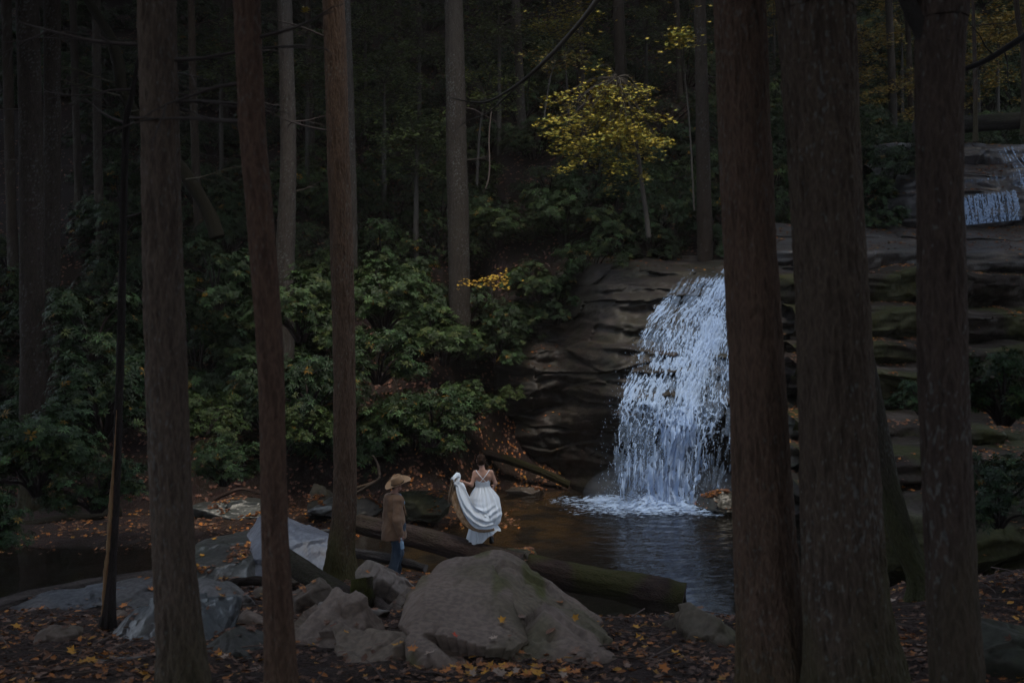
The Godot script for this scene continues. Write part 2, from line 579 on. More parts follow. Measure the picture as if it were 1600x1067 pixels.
func build_rocks() -> void:
	var grey := lin(0.205, 0.152, 0.126)
	var slate := lin(0.155, 0.17, 0.215)
	var brown := lin(0.13, 0.098, 0.080)
	# the big boulder in the middle, drawn by its own faces: the top leans towards the camera and the right side runs out long and low
	var big := [[0.0, 1.0, 0.05, 0.96], [0.05, 0.9, 0.4, 1.0], [0.2, 0.72, 0.6, 1.06], [-0.72, 0.72, 0.1, 1.12], [-0.99, 0.12, 0.05, 0.90], [-0.9, 0.25, 0.45, 1.0], [0.60, 0.80, 0.05, 0.80], [0.86, 0.48, 0.2, 0.94], [1.0, 0.1, 0.0, 1.10],
		[0.0, 0.35, -1.0, 0.9], [0.45, 0.4, -0.8, 0.86], [-0.4, 0.35, -0.85, 0.92], [0.0, 0.3, 1.0, 1.0], [0.4, 0.35, 0.9, 1.05], [0.0, -1.0, 0.0, 1.0]]
	rock("boulder", "biggest grey boulder in the middle foreground, mossy streaks down its front", Vector3(-0.16, -3.54, -10.9), Vector3(1.10, 0.98, 2.6), 11, grey, 0.30, false, Vector3(0.05, -0.05, 0), big, "", 110, 34.0)
	rock("boulder", "low brown shoulder of rock spreading right of the biggest boulder", Vector3(0.52, -3.42, -9.7), Vector3(0.95, 0.55, 1.5), 37, grey, 0.5, false, Vector3(0.0, 0.3, -0.22), [], "", 50)
	# left of it
	rock("slate_slab", "pale blue-grey wet slab tilted beside the trunk near the man", P(443, 868, 19.0), Vector3(1.02, 0.40, 1.15), 5, slate, 0.0, true, Vector3(0.42, 0.25, 0.22), [], "", 44, 22.0, 0.6)
	bare_rocks.append(rock_points.size() - 1)
	rock("slate_slab", "dark flat slab left of the blue-grey one with leaves on it", P(335, 880, 19.0), Vector3(1.05, 0.34, 1.2), 16, lin(0.06, 0.062, 0.06), 0.25, true, Vector3(0.2, 0.0, 0.12), [], "", 40, 36.0, 0.8)
	rock("boulder", "dark wet boulder with a bluish undercut side behind the left trunk", P(275, 985, 11.0), Vector3(0.70, 0.29, 0.55), 7, lin(0.060, 0.066, 0.072), 0.15, true, Vector3(0.1, -0.2, 0.09), [], "", 50, 40.0, 0.9)
	rock("boulder", "low grey rock at the bottom edge left of the left trunk", P(165, 1066, 9.2), Vector3(0.52, 0.20, 0.45), 23, lin(0.17, 0.17, 0.175), 0.05)
	rock("boulder", "rounded grey-brown boulder with a red leaf lying on it", P(535, 1018, 10.6), Vector3(0.66, 0.46, 0.9), 31, grey, 0.3, false, Vector3(0.05, 0.4, -0.2), [], "", 50)
	rock("boulder", "pointed pinkish-grey rock standing in front of the man's feet", P(597, 930, 13.7), Vector3(0.42, 0.50, 0.40), 44, lin(0.20, 0.16, 0.14), 0.12, false, Vector3(0, 0.3, 0.28), [], "", 40)
	rock("boulder", "smaller brown rock leaning on the pointed rock's right side", P(640, 960, 13.0), Vector3(0.32, 0.30, 0.36), 41, brown, 0.2, false, Vector3(0, 0.0, -0.4))
	rock("boulder", "smooth low rock at the bottom edge left of the biggest boulder", P(612, 1052, 9.4), Vector3(0.56, 0.34, 0.6), 52, grey, 0.15, false, Vector3(0, 0, -0.1), [], "", 40)
	rock("boulder", "dark rock at the bottom edge against the bent thin trunk", P(378, 1045, 9.6), Vector3(0.42, 0.34, 0.5), 61, lin(0.07, 0.066, 0.06), 0.3)
	rock("boulder", "upright brown rock just right of the bent thin trunk", P(490, 945, 12.9), Vector3(0.26, 0.33, 0.3), 71, brown, 0.1)
	rock("boulder", "pale low rock between the rounded boulder and the mossy stump", P(538, 968, 12.2), Vector3(0.42, 0.18, 0.34), 77, lin(0.19, 0.165, 0.15), 0.0)
	rock("boulder", "squarish mossy boulder at the pool's near edge left of the right trunks", P(1112, 1032, 10.6), Vector3(0.46, 0.50, 0.85), 81, lin(0.13, 0.105, 0.08), 0.5, false, Vector3(0, 0.2, 0), [], "", 44)
	rock("boulder", "mossy green boulder in the bottom right corner", P(1590, 1045, 8.6), Vector3(0.55, 0.42, 0.6), 93, lin(0.06, 0.058, 0.045), 0.9)
	rock("boulder", "grey rock half hidden behind the left trunk's right side", P(330, 945, 13.4), Vector3(0.48, 0.26, 0.5), 97, lin(0.15, 0.14, 0.14), 0.05)
	rock("slate_slab", "flat grey slab at the foot of the dead sapling", P(220, 928, 14.2), Vector3(0.72, 0.15, 0.7), 103, lin(0.115, 0.105, 0.105), 0.05, false, Vector3(0.12, 0, 0.06))
	rock("slate_slab", "flat bluish slab lying along the fallen pole at left", P(110, 940, 14.0), Vector3(0.85, 0.12, 0.5), 107, lin(0.115, 0.115, 0.125), 0.0, false, Vector3(0.1, 0.1, 0.12))
	rock("boulder", "dark mossy lump of rock between the two halves of the big log", P(806, 878, 18.6), Vector3(0.42, 0.32, 0.42), 113, lin(0.045, 0.04, 0.032), 0.5)
	# beyond the creek
	rock("slate_slab", "wide flat dark slab beyond the creek behind the bent thin trunk", P(360, 800, 25.6), Vector3(1.25, 0.3, 0.7), 121, lin(0.06, 0.066, 0.064), 0.1, true)
	rock("slate_slab", "dark slab beyond the creek behind the middle trunk", P(545, 797, 24.6), Vector3(0.95, 0.28, 0.6), 127, lin(0.06, 0.058, 0.056), 0.1, true)
	rock("boulder", "dark mossy boulder across the creek just behind the man's hat", P(655, 790, 24.2), Vector3(0.85, 0.42, 0.6), 131, lin(0.055, 0.055, 0.042), 0.35)
	rock("boulder", "round dark stone across the creek left of the middle trunk", P(505, 790, 25.0), Vector3(0.42, 0.4, 0.4), 137, lin(0.05, 0.045, 0.04), 0.1)
	rock("boulder", "wet black rock at the right foot of the waterfall", P(1125, 790, 26.2), Vector3(0.55, 0.42, 0.5), 139, lin(0.04, 0.037, 0.034), 0.1, true)
	rock("boulder", "low stone in the water at the pool's far left corner", P(820, 768, 29.6), Vector3(0.5, 0.16, 0.4), 149, lin(0.045, 0.04, 0.036), 0.1, true)
	# small loose stones on the near bank
	for k in 22:
		var u := r(20.0, 760.0)
		var d := r(10.5, 17.5)
		var x := (u - 800.0) / F * d
		var s := r(0.06, 0.17)
		rock("stone", "small grey-brown stone half sunk in the leafy soil of the near bank", on_ground(x, d) + Vector3(0, s * 0.25, 0), Vector3(s * r(1.0, 1.6), s * r(0.6, 0.9), s), 200 + k, grey.lerp(brown, rng.randf()), 0.15, false, Vector3(0, r(0, 6), 0), [], "small stones on the near bank", 12)


func log_of(called: String, label: String, category: String, pts: Array, radii: Array, col: Color, moss: float, s: int, segs := 40, rings := 90) -> Node3D:
	var mid: Vector3 = pts[pts.size() / 2]
	var t := thing(called, label, category, mid)
	var b := Build.new()
	for j in rings + 1:
		var at := float(j) / rings * (pts.size() - 1)
		var p: Vector3 = bend(pts, at)
		var along: Vector3 = (bend(pts, minf(at + 0.05, pts.size() - 1.0)) - bend(pts, maxf(at - 0.05, 0.0))).normalized()
		var side := along.cross(Vector3.UP).normalized()
		var other := side.cross(along)
		var rad: float = bend(radii, at)
		for k in segs + 1:
			var a := TAU * (k % segs) / segs
			var out := side * cos(a) + other * sin(a)
			var round_ := Vector2(cos(a), sin(a)) * rad
			var g := ridge.get_noise_3d(round_.x * 30.0 + s, round_.y * 30.0, at * 2.2)
			var lump := soft.get_noise_3d(round_.x * 5.0 + s * 3.0, round_.y * 5.0, at * 4.0)
			var q := p + out * (rad * (1.0 + 0.20 * lump) + 0.022 * g)
			var c := col.lerp(col * 0.5, clampf(0.5 + 0.8 * g, 0.0, 1.0))
			c = c.lerp(lin(0.05, 0.058, 0.014), clampf(moss * smoothstep(-0.1, 0.3, soft.get_noise_3dv(q * 6.0) + 0.3 * out.y), 0.0, 0.9))
			b.put(q - mid, c, Vector2(float(k) / segs * maxf(roundf(rad * TAU / 0.5), 1.0), at * 0.8))
	b.sheet(0, segs, rings)
	obj("log_bark" if rad_big(radii) else "bark", b.mesh(), mats.bark, t)
	for e in 2:
		var cap := Build.new()
		var row := e * rings * (segs + 1)
		var c0 := Vector3.ZERO
		for k in segs: c0 += b.v[row + k] / segs
		var m := cap.put(c0, col * 1.2)
		for k in segs + 1: cap.put(b.v[row + k], col * 0.9)
		for k in segs:
			if e == 0: cap.tri(m, m + 1 + k, m + 2 + k)
			else: cap.tri(m, m + 2 + k, m + 1 + k)
		obj("cut_end", cap.mesh(false), mats.wood, t)
	return t


func rad_big(radii: Array) -> bool:
	return radii.max() > 0.15


func build_logs() -> void:
	var old := lin(0.105, 0.075, 0.066)
	var dark := lin(0.055, 0.042, 0.036)
	log_of("fallen_log", "long weathered brown log the bride steps along", "log", [P(560, 818, 19.6), P(660, 842, 18.9), P(745, 866, 18.5), P(812, 884, 18.2)], [0.17, 0.2, 0.21, 0.19], old, 0.12, 3)
	log_of("fallen_log", "fallen log with a mossy green end reaching into the pool", "log", [P(812, 880, 18.5), P(880, 900, 18.2), P(965, 916, 17.9), P(1035, 932, 17.6), P(1068, 940, 17.5)], [0.22, 0.24, 0.26, 0.38, 0.34], old * 0.6, 0.5, 8)
	log_of("fallen_pole", "long thin bare pole lying along the creek at far left", "log", [P(-60, 962, 13.2), P(60, 931, 14.6), P(160, 911, 16.4), P(250, 896, 17.9)], [0.10, 0.095, 0.085, 0.07], lin(0.13, 0.105, 0.095), 0.0, 12, 20, 70)
	log_of("fallen_log", "short dark mossy log lying under the blue-grey slab", "log", [P(440, 872, 16.6), P(490, 903, 15.2), P(560, 943, 13.7)], [0.17, 0.17, 0.12], dark, 0.15, 17, 30, 60)
	log_of("fallen_pole", "grey split pole lying behind the man's legs", "log", [P(540, 862, 17.9), P(600, 872, 17.6), P(665, 888, 17.2)], [0.07, 0.075, 0.06], lin(0.10, 0.088, 0.085), 0.0, 21, 18, 50)
	log_of("fallen_log", "dark straight log bridging the top of the upper cascade", "log", [P(1430, 198, 36.0), P(1520, 193, 36.0), P(1640, 186, 36.0)], [0.26, 0.27, 0.27], lin(0.06, 0.055, 0.05), 0.15, 25, 30, 60)
	log_of("tree_root", "thick dark root arching over the leaves left of the bent trunk", "root", [P(325, 945, 15.6), P(345, 918, 15.6), P(385, 908, 15.7), P(425, 912, 15.5), P(450, 935, 15.2)], [0.05, 0.06, 0.06, 0.06, 0.04], dark, 0.0, 29, 16, 50)
	log_of("tree_root", "bare brown root below the mossy stump", "root", [P(580, 934, 13.6), P(600, 950, 13.0), P(622, 966, 12.5), P(650, 978, 12.0)], [0.05, 0.065, 0.05, 0.03], lin(0.11, 0.085, 0.075), 0.0, 33, 16, 40)
	log_of("tree_root", "thin pale root crossing the leafy flat beyond the creek", "root", [P(318, 792, 26.6), P(345, 775, 26.7), P(380, 764, 26.8), P(425, 778, 26.6)], [0.035, 0.04, 0.035, 0.03], lin(0.10, 0.07, 0.06), 0.0, 37, 10, 40)
	log_of("fallen_branch", "crooked bare branch sticking up left of the man's hat", "branch", [P(556, 770, 22.6), P(580, 757, 22.5), P(592, 748, 22.4), P(590, 728, 22.4), P(583, 712, 22.3)], [0.035, 0.035, 0.028, 0.02, 0.012], lin(0.12, 0.095, 0.08), 0.0, 41, 10, 40)
	log_of("fallen_branch", "pale broken stick slanting behind the middle trunk's right side", "branch", [P(550, 765, 23.0), P(566, 760, 22.9), P(592, 750, 22.8)], [0.03, 0.03, 0.02], lin(0.15, 0.11, 0.08), 0.0, 43, 10, 24)
	log_of("fallen_log", "mossy dark log along the foot of the leafy bank by the pool", "log", [P(690, 702, 30.0), P(770, 712, 30.4), P(840, 735, 30.4), P(890, 758, 30.2)], [0.11, 0.13, 0.12, 0.10], dark * 0.45, 0.2, 47, 24, 60)
	log_of("fallen_log", "long dark log lying low on the bank left of the creek", "log", [P(-40, 838, 24.2), P(70, 818, 24.6), P(190, 800, 25.2)], [0.16, 0.15, 0.12], dark, 0.1, 53, 24, 60)
	log_of("fallen_pole", "thin straight pole across the creek beside the middle trunk", "log", [P(500, 830, 20.4), P(580, 828, 20.5), P(640, 829, 20.4)], [0.03, 0.035, 0.03], lin(0.16, 0.155, 0.16), 0.0, 57, 12, 30)
	# the stump
	var at := P(566, 946, 13.3)
	var t := thing("tree_stump", "short square mossy green stump beside the pointed rock", "stump", at)
	var b := Build.new()
	for j in 25:
		var f := j / 24.0
		for k in 33:
			var a := TAU * (k % 32) / 32.0
			var rad := 0.145 / pow(pow(absf(cos(a)), 4.0) + pow(absf(sin(a)), 4.0), 0.25) * (1.08 - 0.2 * f)
			var p := Vector3(cos(a) * rad, f * 0.42 - 0.06 + 0.05 * f * cos(a + 1.0), -sin(a) * rad)
			p += Vector3(cos(a), 0, -sin(a)) * 0.03 * ridge.get_noise_3d(p.x * 14.0, p.y * 4.0, p.z * 14.0)
			b.put(p, lin(0.045, 0.036, 0.026).lerp(lin(0.065, 0.066, 0.020), clampf(0.1 + 1.4 * soft.get_noise_3dv(p * 40.0) + 0.5 * f, 0, 1)), Vector2(k / 16.0, f))
	b.sheet(0, 32, 24)
	obj("bark", b.mesh(), mats.bark, t)
	var cap := Build.new()
	var m := cap.put(Vector3(0, 0.36, 0), lin(0.075, 0.07, 0.03))
	for k in 33: cap.put(b.v[24 * 33 + k], lin(0.075, 0.08, 0.03))
	for k in 32: cap.tri(m, m + 2 + k, m + 1 + k)
	obj("broken_top", cap.mesh(false), mats.wood, t)


# ---------------------------------------------------------------- falling water, as real lace: wherever a foam field is over zero there is a piece of surface
func lace(field: PackedFloat32Array, pos: PackedVector3Array, nu: int, nv: int) -> ArrayMesh:
	var b := Build.new()
	for j in nv:
		for k in nu:
			var q := [j * (nu + 1) + k, (j + 1) * (nu + 1) + k, (j + 1) * (nu + 1) + k + 1, j * (nu + 1) + k + 1]
			if field[q[0]] <= 0.0 and field[q[1]] <= 0.0 and field[q[2]] <= 0.0 and field[q[3]] <= 0.0: continue
			var out := PackedInt32Array()
			for e in 4:
				var a: int = q[e]
				var z: int = q[(e + 1) % 4]
				if field[a] > 0.0: out.append(b.put(pos[a]))
				if (field[a] > 0.0) != (field[z] > 0.0):
					out.append(b.put(pos[a].lerp(pos[z], field[a] / (field[a] - field[z]))))
			for e in out.size() - 2: b.tri(out[0], out[e + 1], out[e + 2])
	var arrays := []
	arrays.resize(Mesh.ARRAY_MAX)
	arrays[Mesh.ARRAY_VERTEX] = b.v
	arrays[Mesh.ARRAY_INDEX] = b.i
	if b.v.is_empty(): return ArrayMesh.new()
	var st := SurfaceTool.new()
	st.create_from_arrays(arrays)
	st.generate_normals()
	return st.commit()


func fall_line(f: float, t: float) -> Vector3:           # f from the left edge to the right, t from the brink (0) to the pool (1); below 0.56 the water leaves the rock
	# left and right edges at successive heights: height, distance, left x, right x
	var stations := [[2.2, 31.0, 5.2, 7.4], [1.45, 30.1, 4.6, 6.9], [0.55, 29.3, 3.8, 6.55], [-0.6, 28.4, 3.2, 6.4], [-1.85, 27.6, 2.68, 6.25], [-3.0, 27.2, 2.48, 6.1], [-4.46, 26.95, 2.5, 5.9]]
	var at := clampf(t, 0.0, 1.0) * (stations.size() - 1)
	var k := mini(int(at), stations.size() - 2)
	var q: Array = stations[k]
	var w: Array = stations[k + 1]
	var e := at - k
	return Vector3(lerpf(lerpf(q[2], w[2], e), lerpf(q[3], w[3], e), f), lerpf(q[0], w[0], e), -lerpf(q[1], w[1], e))


func build_falls() -> void:
	var root := thing("waterfall", "white lacy waterfall spilling over the dark rock into the pool", "waterfall", P(1045, 790, 27.0))
	var nu := 430
	var nv := 820
	for layer in 5:
		var field := PackedFloat32Array()
		var pos := PackedVector3Array()
		for j in nv + 1:
			var t := float(j) / nv
			var free := smoothstep(0.60, 0.80, t)
			for k in nu + 1:
				var f := float(k) / nu
				var p := fall_line(f, t)
				var wx := f * 3.6 + 0.10 * soft.get_noise_2d(f * 20.0, t * 30.0 + layer * 9.0)
				var wy := t * 8.0
				var big := soft.get_noise_2d(wx * 13.0 + layer * 3.0 + wy * 2.0, wy * 5.0 + 30.0)
				var streak := soft.get_noise_2d(wx * 40.0 + layer * 31.0, wy * 6.0)
				var blot := soft.get_noise_2d(wx * 70.0 + 70.0 + layer * 13.0 + wy * 14.0, wy * 24.0)
				var small := fine.get_noise_2d(wx * 80.0 + layer * 7.0 + wy * 14.0, wy * 26.0)
				var net := cells.get_noise_2d(wx * 22.0 + layer * 21.0 + 0.8 * soft.get_noise_2d(wx * 40.0, wy * 20.0), wy * lerpf(7.0, 3.4, free) + layer * 3.0)       # -1 on the threads of the net
				var thread := smoothstep(-0.62, -0.97, net)
				var sheet_ := 0.02 + 0.50 * streak + 0.60 * blot + 0.60 * small + 1.05 * big
				# the brightest tongue runs from the upper right to the middle of the pool
				var tongue := exp(-pow((f - lerpf(0.75, 0.50, t)) / lerpf(0.28, 0.17, t), 2.0))
				var left := exp(-pow((f - lerpf(0.30, 0.22, t)) / 0.14, 2.0)) * smoothstep(0.2, 0.5, t)
				var edge := smoothstep(0.0, 0.10, f + 0.05 * blot) * smoothstep(0.0, 0.05, 1.0 - f + 0.03 * blot)
				var upper := sheet_ + 0.55 * tongue + 0.16 * left - 0.72 + 0.52 * thread
				var lower := thread * (0.75 + 0.5 * tongue) + 0.55 * small + 0.5 * streak + 0.4 * big + 0.65 * tongue + 0.25 * left - 1.02
				var v := lerpf(upper, lower, free) - (1.0 - edge) * 1.6 - 0.9 * smoothstep(0.22, 0.02, t) * (1.0 - smoothstep(0.45, 0.85, f))
				if layer < 2: v = lerpf(-0.04 - 0.8 * smoothstep(0.15, 0.0, t) + 0.9 * streak + 0.5 * tongue + 0.3 * blot, 0.8 * tongue + 0.9 * streak + 0.5 * big + 0.3 * left - 0.35, free) - (1.0 - edge) * 1.3
				if layer > 2: v -= 0.12 * (layer - 2)
				field.append(v)
				var out := 0.05 + 0.04 * layer + 0.03 * blot + 0.012 * small + 0.05 * big + 0.25 * free * layer * (0.4 + 0.6 * streak)
				out += 0.32 * soft.get_noise_2d(p.x * 3.0, p.y * 2.0) * -1.0 * (1.0 - free)
				pos.append(p + Vector3(0.0, 0.35, 0.93) * out - root.position)
		obj("water_sheet" if layer < 2 else "foam_lace", lace(field, pos, nu, nv), mats.veil if layer < 2 else mats.foam, root).set_meta("kind", "stuff")
	# drops thrown clear of the threads
	var drop := SphereMesh.new()
	drop.radius = 1.0
	drop.height = 2.0
	drop.radial_segments = 6
	drop.rings = 3
	var where: Array[Transform3D] = []
	var tints := PackedColorArray()
	for k in 4200:
		var t := 1.0 - 0.62 * pow(rng.randf(), 1.4)
		var f := rng.randfn(0.47, 0.27)
		if f < -0.05 or f > 1.05: f = r(0.1, 0.9)
		var p := fall_line(f, t) + Vector3(r(-0.06, 0.06), r(-0.05, 0.05), r(0.05, 0.5))
		var s := r(0.003, 0.008)
		where.append(Transform3D(Basis.from_scale(Vector3(s, s * r(1.0, 3.2), s)), p - root.position))
		tints.append(Color.WHITE)
	for k in 1500:
		var a := r(0.0, TAU)
		var q := sqrt(rng.randf()) * 1.9
		var p := Vector3(4.2 + cos(a) * q * 1.1, WATER + absf(rng.randfn(0.0, 0.22)), -26.85 + sin(a) * q * 0.5)
		var s := r(0.004, 0.010)
		where.append(Transform3D(Basis.from_scale(Vector3.ONE * s), p - root.position))
		tints.append(Color.WHITE)
	swarm("spray_drops", drop, mats.drops, where, tints, root)
	# foam spreading over the pool from the foot of the fall
	for layer in 3:
		var field := PackedFloat32Array()
		var pos := PackedVector3Array()
		for j in 321:
			for k in 461:
				var x := lerpf(0.4, 7.4, k / 460.0)
				var d := lerpf(23.8, 29.2, j / 320.0)
				var near := 1.0 - Vector2((x - 4.15) / 1.9, (d - 26.75) / 1.0).length()
				near = maxf(near, 0.66 - Vector2((x - 2.6) / 1.3, (d - 27.9) / 0.9).length())
				var v := 1.0 * near + 0.75 * fine.get_noise_2d(x * 22.0 + layer * 40.0, d * 60.0) + 0.7 * soft.get_noise_2d(x * 30.0 + layer * 9.0, d * 60.0) + 0.5 * soft.get_noise_2d(x * 9.0, d * 12.0 + layer * 5.0) - 0.10 - 0.16 * layer
				field.append(v)
				pos.append(Vector3(x, WATER + 0.025 + 0.03 * layer + 0.10 * clampf(near, 0.0, 1.0) * (1.0 + layer * 0.8) * (1.0 + 1.2 * soft.get_noise_2d(x * 14.0, d * 14.0)), -d) - root.position)
		obj("splash_foam", lace(field, pos, 460, 320), mats.foam, root).set_meta("kind", "stuff")
	var mist := FogVolume.new()
	mist.name = "spray_mist"
	mist.shape = RenderingServer.FOG_VOLUME_SHAPE_ELLIPSOID
	mist.size = Vector3(4.4, 2.0, 2.0)
	mist.position = Vector3(4.1, WATER + 0.35, -26.9)
	var air := FogMaterial.new()
	air.albedo = Color(0.80, 0.88, 1.0)
	air.density = 0.10
	mist.material = air
	add_child(mist, true)
	tag(mist, "thin spray mist hanging over the foot of the waterfall", "mist", "", "stuff")
	# a few threads slipping over the dark right-hand corner
	upper_cascade()


func upper_cascade() -> void:
	var root := thing("cascade", "small upper cascade sliding over stepped rock at the right edge", "waterfall", P(1550, 345, 34.0))
	var line := [[6.75, 35.65], [6.25, 35.25], [5.78, 34.75], [5.6, 34.6], [5.25, 34.5], [5.12, 34.2], [4.95, 33.85], [4.4, 33.68], [3.95, 33.6]]
	var nu := 420
	var nv := 300
	for layer in 2:
		var field := PackedFloat32Array()
		var pos := PackedVector3Array()
		for j in nv + 1:
			var at := float(j) / nv * (line.size() - 1)
			var k0 := mini(int(at), line.size() - 2)
			var y := lerpf(line[k0][0], line[k0 + 1][0], at - k0)
			var d := lerpf(line[k0][1], line[k0 + 1][1], at - k0)
			for k in nu + 1:
				var x := lerpf(14.6, 19.2, float(k) / nu)
				var streak := soft.get_noise_2d(x * 90.0, y * 10.0 + layer * 7.0) + 0.5 * soft.get_noise_2d(x * 22.0 + 5.0, y * 5.0)
				var small := fine.get_noise_2d(x * 75.0 + layer * 9.0, y * 30.0)
				var drop := smoothstep(5.05, 4.9, y)
				var steep := maxf(drop, maxf(0.8 * smoothstep(0.14, 0.0, absf(y - 5.55)), 0.8 * smoothstep(17.0, 17.6, x)))
				var gap := smoothstep(0.35, 0.1, absf(x - 17.3)) * drop
				var v := -0.72 + 0.85 * steep + 0.9 * streak + 0.6 * small - gap - 0.35 * smoothstep(4.9, 5.2, y)
				if layer == 0: v += 0.45
				field.append(v)
				pos.append(Vector3(x, y + 0.02 * layer + 0.05 + 0.10 * (x - 16.4), -d + 0.12 + 0.06 * small + 0.03 * layer) - root.position)
		obj(["water_sheet", "foam_lace"][layer], lace(field, pos, nu, nv), mats.veil if layer == 0 else mats.foam, root).set_meta("kind", "stuff")
	# what runs along the top of the rock to the main fall
	var b := Build.new()
	for j in 13:
		for k in 61:
			var x := lerpf(7.2, 9.6, k / 60.0)
			var d := lerpf(30.6, 31.5, j / 12.0)
			b.put(Vector3(x, 2.42 + 0.03 * (x - 7.2) + 0.02 * fine.get_noise_2d(x * 20.0, d * 30.0), -d) - root.position)
	b.sheet(0, 60, 12)
	obj("run_of_water", b.mesh(), mats.veil, root)


# ---------------------------------------------------------------- trees
# base and top are places of the trunk's middle line; widths in metres; fine_from / fine_to are the heights between which the bark is modelled closely
func trunk(pts: Array, radii: Array, segs: int, step: float, low: float, high: float, s: int, col: Color, deep: float, lichen := 0.3, moss := 0.3, flare := 0.5, knots := []) -> ArrayMesh:
	var heights: Array[float] = []
	var n := pts.size() - 1
	var at := 0.0
	while at < n:
		heights.append(at)
		var p: Vector3 = bend(pts, at)
		var q: Vector3 = bend(pts, minf(at + 0.01, n))
		var speed := maxf((q - p).length() / 0.01, 0.05)
		at += (step if p.y > low and p.y < high else 0.25) / speed
	heights.append(float(n))
	var b := Build.new()
	var base: Vector3 = pts[0]
	for h in heights:
		var p: Vector3 = bend(pts, h)
		var rad: float = maxf(bend(radii, h), 0.01)
		var up: float = p.y - base.y
		for k in segs + 1:
			var a := TAU * (k % segs) / segs
			var out := Vector3(cos(a), 0, -sin(a))
			var f := rad * (1.0 + flare * exp(-maxf(up, 0.0) / 0.32) * (0.7 + 0.5 * cos(a * 4.0 + s) + 0.35 * cos(a * 7.0 + s * 2.0)))
			var g := 0.0
			if deep > 0.0:
				g = ridge.get_noise_3d(out.x * rad * 44.0 + s * 5.0, p.y * 5.5, out.z * rad * 44.0)
				g += 0.45 * fine.get_noise_3d(out.x * rad * 150.0, p.y * 34.0 + s, out.z * rad * 150.0)
			var lump := soft.get_noise_3d(out.x * rad * 14.0 + s, p.y * 4.5, out.z * rad * 14.0)
			f *= 1.0 + 0.06 * lump
			for q in knots:
				var da := absf(wrapf(a - q[1], -PI, PI)) * rad
				var e: float = Vector2(da, (p.y - q[0]) * 0.8).length() / q[2]
				f += q[2] * (0.35 * exp(-e * e) - 0.55 * exp(-e * e * 5.0))
			var c := col.lerp(col * 0.55, clampf(0.45 - 0.75 * g + 0.3 * lump, 0.0, 1.0))
			var spots := fine.get_noise_3d(out.x * rad * 90.0 + s * 9.0, p.y * 50.0, out.z * rad * 90.0)
			c = c.lerp(lin(0.20, 0.21, 0.20), lichen * smoothstep(0.42, 0.62, spots + 0.42 * soft.get_noise_3d(out.x * 3.0 + s, p.y * 6.0, out.z * 3.0)))
			c = c.lerp(lin(0.055, 0.060, 0.018), clampf(moss * smoothstep(1.4, 0.0, up + 1.3 * lump), 0.0, 0.85))
			b.put(p + out * (f + deep * g), c, Vector2(float(k) / segs * maxf(roundf(rad * TAU / 0.45), 1.0), p.y / 1.4))
	b.sheet(0, segs, heights.size() - 1)
	return b.mesh()


func twig(b: Build, from: Vector3, dir: Vector3, length: float, rad: float, droop: float, col: Color, depth := 0) -> void:
	var pts := [from]
	var p := from
	var d := dir
	for k in 4:
		d = (d + Vector3(r(-0.22, 0.22), r(-0.22, 0.22) - droop, r(-0.22, 0.22))).normalized()
		p = p + d * length / 4.0
		pts.append(p)
		if depth < 2 and k < 3 and rng.randf() < 0.75:
			twig(b, p, (d + Vector3(r(-0.9, 0.9), r(-0.6, 0.5), r(-0.9, 0.9))).normalized(), length * r(0.25, 0.5), rad * 0.5, droop, col, depth + 1)
	tube(b, pts, [rad, rad * 0.85, rad * 0.65, rad * 0.45, rad * 0.2], 5, 8, col)


func tree(called: String, label: String, group: String, px: Array, d: float, foot: Variant, s: int, col: Color, segs: int, step: float, deep: float, opts := {}) -> Node3D:
	# px: rows of [v, u of the middle, width] in the photograph, from the bottom up, standing at distance d; foot: the height of the ground there, or null
	var pts := []
	var radii := []
	var low: float = P(0, px[0][0], d).y
	var first := P(px[0][1], px[0][0], d)
	var slope: float = (px[1][1] - px[0][1]) / (px[0][0] - px[1][0])
	var ground: float = ground_height(first.x, d) - 0.12 if foot == null else foot
	if first.y > ground + 0.05:
		var drop := first.y - ground
		pts.append(Vector3(first.x - slope * drop, ground, -d))
		radii.append(px[0][2] * 0.5 / F * d * 1.06)
	for q in px:
		pts.append(P(q[1], q[0], d))
		radii.append(q[2] * 0.5 / F * d)
	var last: Vector3 = pts[-1]
	var high := last.y
	var lean := (last - (pts[-2] as Vector3)).normalized()
	var top: float = opts.get("top", maxf(16.0, last.y + 9.0))
	while last.y < top - 0.1:
		last += lean * minf(4.0, top - last.y)
		pts.append(last)
		radii.append(maxf(radii[-1] * 0.8, 0.02))
	var at: Vector3 = pts[0]
	for k in pts.size(): pts[k] -= at
	var t := thing(called, label, "tree", at, group)
	obj("trunk", trunk(pts, radii, segs, step, low - at.y - 0.5, high - at.y + 0.3, s, col, deep, opts.get("lichen", 0.3), opts.get("moss", 0.25), opts.get("flare", 0.4), opts.get("knots", []).map(func(q): return [q[0] - at.y, q[1], q[2]])), mats.bark, t)
	for q in opts.get("twigs", []):                     # [v, side, length]
		var b := Build.new()
		var y: float = P(0, q[0], d).y - at.y
		var k := 0
		while k < pts.size() - 2 and (pts[k + 1] as Vector3).y < y: k += 1
		var f: float = (y - pts[k].y) / maxf(pts[k + 1].y - pts[k].y, 0.01)
		var p: Vector3 = (pts[k] as Vector3).lerp(pts[k + 1], f)
		twig(b, p + Vector3(q[1], 0, 0.2).normalized() * radii[k] * 0.7, Vector3(q[1], r(-0.1, 0.35), r(-0.3, 0.3)).normalized(), q[2], 0.012 + 0.006 * q[2], 0.03, lin(0.06, 0.05, 0.045))
		obj("dead_branch", b.mesh(), mats.wood, t)
	return t


